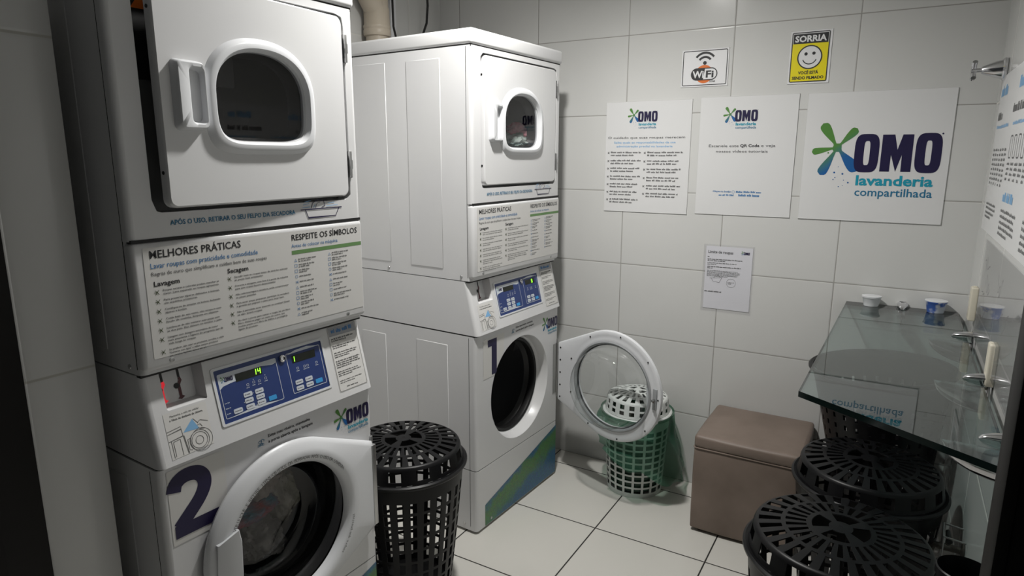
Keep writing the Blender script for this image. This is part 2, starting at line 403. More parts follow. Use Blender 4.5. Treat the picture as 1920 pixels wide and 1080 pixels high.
# ------------------------------------------------------------------ printed logo
def droplet(c, tip, w0, w1):
    c = Vector(c); t = Vector(tip); d = (t-c); Ln = d.length; d.normalize(); k = Vector((-d.y, d.x)); L_ = []; R_ = []
    for i in range(19):
        s = i/18; x = s*Ln
        bulb = math.sqrt(max(0, 1-((x-(Ln-w1))/w1)**2)) if x > Ln-w1 else None
        e = min(1, x/(Ln-w1)); wd = w0+(w1-w0)*(e*e*(3-2*e)) if bulb is None else w1*bulb
        L_.append(c+d*x+k*wd); R_.append(c+d*x-k*wd)
    return [q for q in L_]+[q for q in reversed(R_[:-1])]
def splash_into(mb, fr, u0, v0, s, h=.0006):
    C = (.119,.279); n0 = len(mb.v)
    for tip, w0, w1 in (((.062,.371),.0035,.018), ((.183,.350),.0025,.0145), ((.030,.262),.003,.0125), ((.066,.174),.0035,.0175), ((.194,.190),.0035,.021)):
        poly(mb, fr, [(u0+q.x*s, v0+q.y*s) for q in droplet(C, tip, w0, w1)], h)
    poly(mb, fr, [(u0+a*s, v0+b*s) for a, b in ((.1035,.3005),(.112,.2945),(.126,.2945),(.1345,.3000),(.1335,.288),(.1345,.272),(.1405,.259),(.128,.2625),(.114,.2625),(.1065,.2555),(.1065,.266),(.102,.272),(.093,.2735),(.103,.280),(.1055,.287))], h+.00005)
    for a, b, r in ((.089,.259,.003),(.117,.184,.0035),(.146,.179,.0035),(.129,.206,.0015),(.121,.165,.002),(.115,.157,.0022),(.152,.155,.0016),(.168,.146,.003),(.136,.13,.002),(.15,.135,.0014)):
        disc2d(mb, fr, (u0+a*s, v0+b*s), r*s, h, 10)
    cols = []
    G = Vector((.085,.235,.045)); B = Vector((.01,.105,.33))
    for q in mb.v[n0:]:
        p = Vector(q)-fr.o; a = (p.dot(fr.u)-u0)/s; b = (p.dot(fr.v)-v0)/s
        k = (a-.119)*.72-(b-.279)*.85; f = min(1, max(0, (k+.012)/.07)); f = f*f*(3-2*f); c = G.lerp(B, f); cols.append(c[:])
    return cols
def ring_o(mb, fr, u0, v0, s, x0, x1, y0, y1, xi0, xi1, yi0, yi1, h):
    n = 40; o = []; i_ = []
    def sup(k, a0, a1, b0, b1, e):
        t = 2*math.pi*k/n; c, s_ = math.cos(t), math.sin(t)
        return ((a0+a1)/2+(a1-a0)/2*math.copysign(abs(c)**e, c), (b0+b1)/2+(b1-b0)/2*math.copysign(abs(s_)**e, s_))
    for k in range(n): o.append(sup(k, x0, x1, y0, y1, .52)); i_.append(sup(k, xi0, xi1, yi0, yi1, .5))
    vs = [fr.p(u0+a*s, v0+b*s, h) for a, b in o+i_]
    mb.add(vs, [(k, (k+1) % n, n+(k+1) % n, n+k) for k in range(n)])
def logo(parent, fr, u0, v0, s, words=True, h=.0008):
    mb = MB(); cols = splash_into(mb, fr, u0, v0, s, h*.75); mb.build('logo_splash', 'splash', parent, colors=cols)
    mb = MB()
    ring_o(mb, fr, u0, v0, s, .180,.262,.186,.329,.2115,.2315,.213,.303, h)
    ring_o(mb, fr, u0, v0, s, .379,.461,.186,.330,.4105,.4295,.214,.303, h)
    q = [(.2695,.190),(.2695,.3255),(.309,.3255),(.3215,.270),(.335,.3255),(.3695,.3255),(.3705,.190),(.3385,.190),(.3375,.252),(.3215,.190),(.302,.252),(.3015,.190)]
    # split the M into convex pieces
    for ids in ((0,1,2,10,11), (2,3,8,9,10), (3,4,5,8), (5,6,7,8)):
        poly(mb, fr, [(u0+q[k][0]*s, v0+q[k][1]*s) for k in ids], h)
    disc2d(mb, fr, (u0+.458*s, v0+.327*s), .003*s, h, 10)
    mb.build('logo_letters', 'navy', parent)
    if words:
        text('logo_word', fr, 'lavanderia', u0+.194*s, v0+.138*s, .0365*s, 'teal', parent, width=.252*s, bold=.03, h=h)
        text('logo_caption', fr, 'compartilhada', u0+.194*s, v0+.097*s, .030*s, 'teal2', parent, width=.254*s, bold=.01, h=h)
def xmark_into(mb, fr, u, v, s, h=.0006, w=.085):
    for a in (50, 130, 180, 235, 310):
        c = math.radians(a); poly(mb, fr, [(u-math.sin(c)*s*.08, v+math.cos(c)*s*.08), (u+math.cos(c)*s*.5-math.sin(c)*s*w, v+math.sin(c)*s*.5+math.cos(c)*s*w), (u+math.cos(c)*s*.62, v+math.sin(c)*s*.62), (u+math.cos(c)*s*.5+math.sin(c)*s*w, v+math.sin(c)*s*.5-math.cos(c)*s*w), (u+math.sin(c)*s*.08, v-math.cos(c)*s*.08)], h)

# ------------------------------------------------------------------ signs on the back wall
def wall_sheet(name, label, cat, x0, x1, z0, z1, mat='poster', th=.003, group=None, corners=None):
    o = MB().box(0, x1-x0, 0, -th, 0, z1-z0, r=.0006, seg=1).build(name, mat, None, (x0, YB-.0005, z0))
    tag(o, label, cat, group); return o, Fr((-x0, -th, -z0), (1,0,0), (0,0,1), (0,-1,0))
# responsibilities poster
o, fr = wall_sheet('wall_poster', 'white poster of two-column bullet text, leftmost of the three logo posters on the back wall', 'poster', .152, .542, 1.261, 1.750, group='logo posters on the back wall')
logo(o, fr, .245, 1.6016, .318)
text('heading_text', fr, 'O cuidado que suas roupas merecem', .163, 1.588, .0098, 'black', o, width=.355)
mb = MB(); text_into(mb, fr, 'Saiba quais as responsabilidades da sua', .192, 1.5675, .0085, width=.286, bold=.012); text_into(mb, fr, 'administração predial na lavanderia', .205, 1.5505, .0085, width=.26, bold=.012); mb.build('subheading_text', 'ltblue', o)
mb = MB(); mx = MB()
zf = lambda y: 1.75-(y/4.5-10)/418
for y in (470, 538, 603, 671, 736, 803, 868):
    fine_into(mb, fr, .178, zf(y), .152, 2, .0128, last=.72); xmark_into(mx, fr, .168, zf(y)+.001, .011)
for y in (470, 540, 608, 678, 746, 811):
    fine_into(mb, fr, .352, zf(y), .166, 2, .0128, last=.8); xmark_into(mx, fr, .341, zf(y)+.001, .011)
mb.build('body_text', 'greyink', o); mx.build('bullet_mark', 'greyink', o)
# poster inviting to scan (the code itself left blank)
o, fr = wall_sheet('wall_poster', 'white poster with a blank middle between the bullet-text poster and the large logo panel', 'poster', .578, .963, 1.267, 1.754, group='logo posters on the back wall')
logo(o, fr, .664, 1.593, .32)
mb = MB(); text_into(mb, fr, 'Escaneie este', .622, 1.5496, .0108, width=.122); text_into(mb, fr, 'QR Code', .750, 1.5496, .0108, width=.076, bold=.03); text_into(mb, fr, 'e veja', .833, 1.5496, .0108, width=.055)
text_into(mb, fr, 'nossos vídeos tutoriais', .653, 1.5270, .0108, width=.207); mb.build('heading_text', 'black', o)
mb = MB(); text_into(mb, fr, 'Clique no botão', .650, 1.362, .007, width=.075, bold=.02); disc2d(mb, fr, (.735,1.3645), .006, r2=.0048); fine_into(mb, fr, .746, 1.362, .115, 1, .0125)
fine_into(mb, fr, .676, 1.347, .075, 1, .0125); fine_into(mb, fr, .757, 1.347, .085, 1, .0125, weight=.55); mb.build('footer_text', 'blue', o)
# big logo panel
o, fr = wall_sheet('wall_panel', 'large square white panel with the big laundry logo at the right of the back wall', 'sign', .995, 1.481, 1.267, 1.753, th=.004)
logo(o, fr, .995, 1.267, 1.0)
# wifi sign
o, fr = wall_sheet('wifi_sign', 'small white wifi sign with black border and orange disc high on the back wall', 'sign', .487, .681, 1.799, 1.949, 'signwhite', .002)
mb = MB(); strip2d(mb, fr, rrect(.4935,.6745,1.8055,1.9425,.005), .003, closed=True)
for r in (.046, .029):
    strip2d(mb, fr, [(.584+r*math.cos(math.radians(a)), 1.888+r*math.sin(math.radians(a))) for a in range(38, 143, 8)], .0085)
disc2d(mb, fr, (.584,1.8935), .0075); mb.build('signal_symbol', 'black', o)
disc = MB(); disc2d(disc, fr, (.583,1.849), .0365, h=.0005, n=40); disc.build('orange_disc', 'orange', o)
mb = MB(); poly(mb, fr, rrect(.528,.638,1.824,1.874,.025,8), .0008); mb.build('badge', 'black', o)
mb = MB(); poly(mb, fr, rrect(.586,.634,1.828,1.870,.0205,8)[0:9]+[(.586,1.870),(.580,1.828)]+rrect(.586,.634,1.828,1.870,.0205,8)[27:], .0010)
mb.build('badge_half', 'signwhite', o)
text('badge_text', fr, 'Wi', .535, 1.835, .027, 'signwhite', o, width=.047, bold=.03, h=.0012)
mb = MB(); text_into(mb, fr, 'Fi', .591, 1.835, .027, width=.032, bold=.03, h=.0012); text_into(mb, fr, 'ZONE', .606, 1.8155, .006, width=.024, bold=.03); mb.build('badge_text', 'black', o)
# smile sign
o, fr = wall_sheet('camera_notice', 'yellow and black smiley-face camera notice near the top of the back wall', 'sign', .912, 1.060, 1.791, 1.987, 'signwhite', .002)
mb = MB(); strip2d(mb, fr, rrect(.9195,1.0505,1.7985,1.980,.004), .003, closed=True, h=.0012); poly(mb, fr, [(.9235,1.9395),(1.0465,1.9395),(1.0465,1.9755),(.9235,1.9755)], .0008); mb.build('black_band', 'black', o)
mb = MB(); poly(mb, fr, [(.9215,1.8005),(1.0485,1.8005),(1.0485,1.9395),(.9215,1.9395)], .0006); mb.build('yellow_field', 'yellow', o)
mb = MB(); disc2d(mb, fr, (.986,1.8885), .0425, h=.0009, n=40); mb.build('face_disc', 'signwhite', o)
mb = MB(); disc2d(mb, fr, (.986,1.8885), .0445, r2=.040, h=.0012, n=40); disc2d(mb, fr, (.972,1.901), .006, h=.0012, n=16); disc2d(mb, fr, (1.000,1.902), .006, h=.0012, n=16)
strip2d(mb, fr, [(.986+.025*math.cos(math.radians(a)), 1.888+.025*math.sin(math.radians(a))) for a in range(200, 341, 10)], .0035, h=.0012); mb.build('face_lines', 'black', o)
text('title_text', fr, 'SORRIA', .929, 1.9465, .022, 'signwhite', o, width=.112, bold=.035, h=.0012)
mb = MB(); text_into(mb, fr, 'VOCÊ ESTÁ', .949, 1.8265, .0105, width=.072, bold=.035, h=.0012); text_into(mb, fr, 'SENDO FILMADO', .928, 1.8075, .0105, width=.113, bold=.035, h=.0012); mb.build('message_text', 'black', o)
# taped limit notice
M_['sleeve'] = arch_glass('clear_sleeve', (.99,.99,.995))
o = MB().box(0, .196, 0, -.0015, 0, .276).build('paper_notice', 'paper', None, (.638, YB-.0005, .853)); tag(o, 'small white sheet about clothes limits taped below the logo posters', 'notice')
fr = Fr((-.638, -.0015, -.853), (1,0,.006), (-.006,0,1), (0,-1,0))
MB().box(-.010, .203, -.0016, -.0023, -.012, .284).build('plastic_sleeve', 'sleeve', o)
text('heading_text', fr, 'Limite de roupas', .655, 1.0945, .0125, 'black', o, width=.105, bold=.01)
mb = MB(); fine_into(mb, fr, .653, 1.0765, .008, 1, .007); fine_into(mb, fr, .653, 1.066, .150, 2, .0065, last=.5, weight=.5); fine_into(mb, fr, .653, 1.050, .125, 2, .0065, last=.3); fine_into(mb, fr, .653, 1.033, .155, 2, .0065, last=.15, weight=.55)
fine_into(mb, fr, .653, 1.0165, .148, 6, .0049); fine_into(mb, fr, .646, .922, .082, 1, .009, weight=.5); mb.build('body_text', 'greyink', o)
logo(o, fr, .7895, 1.0795, .083, words=False)
mb = MB(); disc2d(mb, fr, (.758,.968), .0195, r2=.0185, n=32); fine_into(mb, fr, .744, .969, .029, 2, .006, weight=.4)
strip2d(mb, fr, [(.672,.985),(.682,.970),(.708,.967),(.718,.988)], .0012); strip2d(mb, fr, [(.666,.984),(.720,.989)], .0012); strip2d(mb, fr, [(.684,.986),(.689,.998),(.703,1.000),(.712,.989)], .0012); mb.build('stamp_drawing', 'greyink', o)

# ------------------------------------------------------------------ right wall
o = MB().box(0, -.004, 0, -1.30, 0, .492).build('wall_poster', 'poster', None, (XR-.0005, .745, 1.275)); tag(o, 'long white instruction poster along the right wall above the glass shelf', 'poster')
fr = Fr((-.004, 0, 0), (0,-1,0), (0,0,1), (-1,0,0))
mb = MB()
for u in (.03, .42, .80): fine_into(mb, fr, u, .425, .15, 1, .04, weight=.6)
fine_into(mb, fr, .03, .325, .28, 1, .018); fine_into(mb, fr, .40, .325, .30, 1, .018); fine_into(mb, fr, .42, .115, .22, 1, .035, weight=.55); fine_into(mb, fr, .82, .115, .22, 1, .035, weight=.55); mb.build('heading_text', 'ltblue', o)
mb = MB(); fine_into(mb, fr, .03, .352, .10, 1, .03, weight=.6); fine_into(mb, fr, .36, .362, .24, 1, .03, weight=.6)
for k in range(6): fine_into(mb, fr, .03+.055*k, .255, .04, 8, .015)
for k in range(7):
    fine_into(mb, fr, .40+.075*k, .215, .055, 4, .014)
    strip2d(mb, fr, rrect(.405+.075*k, .445+.075*k, .235, .295, .008), .004, closed=True)
fine_into(mb, fr, .05, .085, .24, 4, .014); fine_into(mb, fr, .42, .085, .30, 5, .016); fine_into(mb, fr, .82, .085, .30, 5, .016); mb.build('body_text', 'greyink', o)
o = MB().box(0, -.003, 0, -.78, 0, .30).build('acrylic_sheet', M_['sleeve'], None, (XR-.012, .44, .968)); tag(o, 'clear acrylic sheet with pen scribbles under the right wall poster', 'sheet')
fr = Fr((-.003, 0, 0), (0,-1,0), (0,0,1), (-1,0,0))
mb = MB(); rr = random.Random(3)
for (u, v) in ((.06,.24),(.12,.19),(.07,.13),(.15,.10),(.35,.22),(.5,.16)):
    pts = [(u+.018*k+rr.uniform(-.012,.012), v+rr.uniform(-.028,.028)) for k in range(7)]
    sm = []
    for i in range(len(pts)-1):
        for s in range(4): sm.append((pts[i][0]+(pts[i+1][0]-pts[i][0])*s/4, pts[i][1]+(pts[i+1][1]-pts[i][1])*(s/4)**2*(3-2*s/4)))
    strip2d(mb, fr, sm, .002)
mb.build('pen_mark', 'greyink', o)
for (y, z, lab) in ((.625, .980, 'cream plastic outlet box on the right wall, far one near the corner'), (.035, .936, 'cream plastic outlet box on the right wall, near one beside the middle shelf bracket')):
    t = thing('outlet_box', lab, 'outlet', (XR, y, z), 0, 'outlet boxes on the right wall')
    MB().box(-.021, 0, -.045, .0, 0, .112, r=.005, seg=3).build('cover', 'cream', t)
    MB().lathe([(.0,0),(.007,0),(.008,.003),(.005,.005),(.0,.002)], (-.0105,-.022,.110), 'z', 16).build('cap', 'cream', t)
# cross-handled valve
t = thing('wall_valve', 'chrome cross-handled valve high on the right wall', 'valve', (XR, .72, 1.79))
MB().lathe([(.036,-.002),(.036,-.010),(.030,-.014),(.026,-.030),(.014,-.062),(.011,-.068),(0,-.068)], (0,0,0), 'x', 32).build('flange', 'chrome', t)
mb = MB().lathe([(.007,-.066),(.007,-.092)], (0,0,0), 'x', 16); mb.lathe([(0,-.080),(.013,-.082),(.013,-.096),(0,-.098)], (0,0,0), 'x', 20)
for k in range(4):
    a = math.radians(45+90*k); mb.tube([(-.089, 0, 0), (-.089, .036*math.cos(a), .036*math.sin(a))], [.006, .0075], 10)
mb.build('cross_handle', 'chrome', t)
# low tap and wire hanger
t = thing('wall_tap', 'small dark tap low on the right wall beside the black hampers', 'tap', (XR, .052, .44))
mb = MB().lathe([(.022,-.001),(.022,-.006),(.010,-.010),(.010,-.060),(0,-.06)], (0,0,0), 'x', 20); mb.tube([(-.05,0,0),(-.07,0,0),(-.078,0,-.012),(-.078,0,-.04)], .009, 10); mb.tube([(-.04,0,0),(-.04,0,.03)], .006, 8); mb.build('body', pm('aged_tap_metal', (.10,.09,.08), .4, .8), t)
mb = MB().tube([(-.04,-.028,.032),(-.04,.028,.034)], [.008,.006], 8); mb.build('lever', 'rubber', t)
t = tag(MB().tube([(-.003,.04,.06),(-.052,.045,.063),(-.055,-.035,.063),(-.004,-.04,.06)], .0026, 8).tube([(-.050,.045,.062),(-.050,.045,-.17)], .0018, 8).tube([(-.054,-.035,.062),(-.054,-.035,-.17)], .0018, 8).build('wire_hanger', 'steel', None, (XR, .045, .428)), 'bent chrome wire hanger framing the dark tap on the right wall', 'hanger')

# ------------------------------------------------------------------ glass shelf and its brackets
ZS = .947
out = [(1.203,.876),(1.572,.876),(1.572,-.566),(1.176,-.316)]
mb = MB(); n = 4; th = .015
mb.add([(a, b, 0) for a, b in out]+[(a, b, -th) for a, b in out], [(0,1,2,3), (7,6,5,4)], False, 0)
mb.add([(a, b, 0) for a, b in out]+[(a, b, -th) for a, b in out], [(i, (i+1) % 4, 4+(i+1) % 4, 4+i) for i in range(4)], False, 1)
tag(mb.build('glass_shelf', ['shelf', 'shelfedge'], None, (0, 0, ZS)), 'clear greenish glass shelf with dark slanted front edge along the right wall', 'shelf')
def bracket(label, loc, rz):
    t = thing('shelf_bracket', label, 'bracket', loc, rz, 'beak brackets under the glass shelf')
    # local: -x points into the room, glass between z -0.0105 and 0.0005
    def beak(top, Ln, hgt, w, up):
        R = []
        for i in range(15):
            s = i/14; x = -Ln*s; hh = hgt*math.sqrt(max(0, 1-s**1.7)); ww = w*(1-.75*s**2)+.0008
            z0, z1 = (top, top+hh) if up else (top-hh, top)
            R.append([(x, ww*math.cos(a)*(1 if True else 0), (z0+z1)/2+(z1-z0)/2*math.sin(a)) for a in [2*math.pi*k/16 for k in range(16)]])
        return R
    MB().loft(beak(-.0165, .128, .074, .011, False), True, True, True).build('lower_beak', 'chrome', t)
    MB().loft(beak(.0015, .066, .018, .019, True), True, True, True).build('upper_clamp', 'chrome', t)
    MB().box(-.012, -.001, -.012, .012, -.06, .022, r=.003).build('wall_plate', 'chrome', t)
    MB().tube([(-.03,0,-.062),(-.03,0,-.045)], .005, 10).build('screw', 'steel', t)
    return t
for y, lab in ((.485, 'chrome beak bracket on the right wall, farthest of the three holding the glass shelf'), (.010, 'chrome beak bracket on the right wall, middle of the three holding the glass shelf'), (-.42, 'chrome beak bracket on the right wall, nearest the slanted front of the glass shelf')):
    bracket(lab, (XR, y, ZS), 0)
bracket('chrome beak bracket on the back wall between the white pot and the blue pot', (1.394, YB, ZS), math.radians(90))
# the pots
def pot(label, x, y, r, h, cup, lid):
    t = thing('plastic_pot', label, 'pot', (x, y, ZS), 0, 'pots on the glass shelf')
    MB().lathe([(0,.0006),(r*.72,.0006),(r*.76,.004),(r*.93,h-.006),(r,h-.004),(r,h),(r*.9,h)], (0,0,0), 'z', 40).build('cup', cup, t)
    MB().lathe([(r*1.02,h-.001),(r*1.02,h+.0015),(r*.9,h+.0025),(0,h+.0018)], (0,0,0), 'z', 40).build('foil_lid', lid, t)
pot('small plain white plastic pot on the back left corner of the glass shelf', 1.289, .835, .034, .038, 'white_plastic', 'white_plastic')
M_['potblue'] = mixnoise(pm('pot_print', (.1,.2,.5), .35), (.05,.12,.42), (.55,.58,.66), 28, 2, lo=.46, hi=.56)
pot('small blue printed yoghurt pot with white lid at the far end of the glass shelf', 1.499, .835, .036, .044, 'potblue', 'white_plastic')

# ------------------------------------------------------------------ pipework behind the far dryer
t = thing('drain_pipe', 'beige plastic drain pipe with a branch behind the far dryer', 'pipe', (-.7255, .335, 0))
MB().lathe([(.050,0),(.050,2.03)], n=32).build('riser', 'pvc', t)
MB().lathe([(.050,2.025),(.058,2.028),(.060,2.034),(.060,2.05),(.0575,2.056),(.060,2.062),(.060,2.07),(.0565,2.075),(.0565,2.14),(.052,2.15),(.052,2.53)], n=32).build('socket', 'pvc', t)
MB().tube([(0,0,2.13),(.01,-.10,2.24),(.015,-.16,2.30),(.02,-.30,2.42)], .05, 24).build('branch', 'pvc', t)
tag(MB().box(0,.03,-.02,.02,0,2.53, r=.006).build('cable_duct', 'white_plastic', None, (XL, .485, 0)), 'narrow white duct on the left wall beside the beige pipe', 'duct')
tag(MB().tube([(-.66,.60,2.53),(-.655,.60,2.35),(-.650,.605,2.2),(-.655,.60,2.12),(-.672,.575,2.04),(-.685,.56,1.9),(-.69,.56,1.7)], .0055, 8).build('cable', 'rubber'), 'black cable hanging clear of the wall right of the beige pipe', 'cable', 'black cables by the pipe')
tag(MB().tube([(-.700,.41,2.53),(-.697,.41,2.20),(-.697,.412,2.08),(-.695,.43,2.02),(-.69,.455,1.95),(-.72,.46,1.8)], .005, 8).build('cable', 'rubber'), 'black cable running close along the beige pipe', 'cable', 'black cables by the pipe')

# ------------------------------------------------------------------ stacked washer and dryer
MW, MD = .640, .684
def convex_hull(pts):
    pts = sorted(set((round(a, 6), round(b, 6)) for a, b in pts))
    def half(P):
        h = []
        for q in P:
            while len(h) > 1 and (h[-1][0]-h[-2][0])*(q[1]-h[-2][1])-(h[-1][1]-h[-2][1])*(q[0]-h[-2][0]) <= 0: h.pop()
            h.append(q)
        return h
    a = half(pts); b = half(pts[::-1]); return a[:-1]+b[:-1]
def poly_r(P, c):
    def f(t):
        d = (math.cos(t), math.sin(t)); best = 0
        for i in range(len(P)):
            a = (P[i][0]-c[0], P[i][1]-c[1]); b = (P[(i+1) % len(P)][0]-c[0], P[(i+1) % len(P)][1]-c[1])
            e = (b[0]-a[0], b[1]-a[1]); den = d[0]*e[1]-d[1]*e[0]
            if abs(den) < 1e-12: continue
            r = (a[0]*e[1]-a[1]*e[0])/den; s = (a[0]*d[1]-a[1]*d[0])/den
            if -1e-6 <= s <= 1+1e-6 and r > best: best = r
        return best
    return f
def ang_of(P, c): return [math.atan2(b-c[1], a-c[0]) % (2*math.pi) for a, b in P]
def polar(mb, fr, c, rows, n=96, extra=(), cap=False, smooth=True, mi=0):
    A = sorted(set([round(2*math.pi*k/n, 5) for k in range(n)]+[round(a, 5) for a in extra]))
    R = []
    for f, h in rows:
        ring = []
        for a in A:
            r = f(a) if callable(f) else f
            ring.append(fr.p(c[0]+r*math.cos(a), c[1]+r*math.sin(a), h(a) if callable(h) else h))
        R.append(ring)
    return mb.loft(R, True, False, cap, smooth, mi)
def plate(mb, fr, outer, c, hole, h, n=96):
    return polar(mb, fr, c, [(poly_r(outer, c), h), (hole, h)], n, ang_of(outer, c), smooth=False)
def shell(mb, z0, z1, xf0, xf1, W=MW, D=MD, r=.014, hole=None, hc=None, front=True):
    """cabinet with rounded front edges; the front runs from x=xf0 at z0 to x=xf1 at z1"""
    def plan(xf):
        L_ = [(-D, 0)]+[(xf-r+r*math.sin(math.radians(a)), r-r*math.cos(math.radians(a))) for a in range(0, 91, 15)]
        return L_, [(x, W-y) for x, y in L_]
    for side in (0, 1):
        a = plan(xf0)[side]; b = plan(xf1)[side]
        mb.loft([[(x, y, z0) for x, y in a], [(x, y, z1) for x, y in b]], closed=False)
    for z, xf in ((z0, xf0), (z1, xf1)):
        a, b = plan(xf); mb.add([(x, y, z) for x, y in a+b[::-1]], [tuple(range(len(a)+len(b)))])
    mb.quad((-D,0,z0), (-D,W,z0), (-D,W,z1), (-D,0,z1))
    v = Vector((xf1-xf0, 0, z1-z0)); L = v.length; v.normalize(); n_ = Vector((v.z, 0, -v.x))
    fr = Fr((xf0,0,z0), (0,1,0), v, n_)
    if front:
        if hole is None: mb.quad(fr.p(r,0), fr.p(W-r,0), fr.p(W-r,L), fr.p(r,L))
        else: plate(mb, fr, [(r,0),(W-r,0),(W-r,L),(r,L)], hc, hole, 0)
    return fr, L
def dshape(a, b, n_top=2.25, n_bot=5.0):
    def f(t):
        c, s = abs(math.cos(t)), math.sin(t); n = n_top if s > 0 else n_bot
        return 1/((c/a)**n+(abs(s)/b)**n)**(1/n)
    return f
FRONT = Fr((0,0,0), (0,1,0), (0,0,1), (1,0,0))
BUL = [('Roupas escuras e coloridas podem manchar as', 'claras. Lave separado as roupas agressivas.'), ('Para preservar zíperes delicados e íntimas,', 'use saquinhos protetores.'), ('Certifique-se de esvaziar os bolsos, fechando', 'zíperes e botões.'), ('Cuide bem do seu cesto, não ocupe-o com', 'fundo de cozinha, limpeza ou objetos.'), ('Lembre-se de não misturar suas peças com', 'as dos pets. Elas deixam no tambor o pelo.'), ('Lavagem com dosagem automática de maior', 'mais amaciante e higiene do programa que dá', 'vida longa às roupas.'), ('Se preferir, não usar os produtos, escolha o ciclo', '"Somente com água" e utilize sempre produtos', 'em versões líquidas, nunca em pó.')]
BUS = [('Sacudir bem as roupas antes de secá-las esticará', 'as peças lisas amassadas.'), ('Durante a secagem, uma leve é a ponta da máquina', 'para que roupas fiquem desamassadas.'), ('Não sobrecarregue a secadora, pode comprometer', 'as peças pesadas.'), ('Para secar peças pequenas, participe na secadora', 'e garanta que peguem o peso para secar bem.'), ('Não é permitido secar enxovais ou cortinas? Quem', 'se não, lavará roupas.'), ('Ao abrir a porta para retirar a roupa, há um filtro', 'filtro. Deixe-as pegar no cesto do outro, que', 'muitas peças com fibra de infiltra e protegê-la.', 'ligado do produto.')]
def wind_icon(mb, fr, u, v, s):
    for k, (du, dv) in enumerate(((0,0),(.55,.15),(.2,-.5))):
        strip2d(mb, fr, [(u+s*(du+.30*math.cos(a)), v+s*(dv+.22*math.sin(a))) for a in [math.radians(x) for x in range(-60, 250, 25)]], s*.10)
    for dv in (-.8, -.55): strip2d(mb, fr, [(u-.5*s, v+dv*s), (u+.2*s, v+(dv+.12)*s), (u+.8*s, v+dv*s)], s*.10)

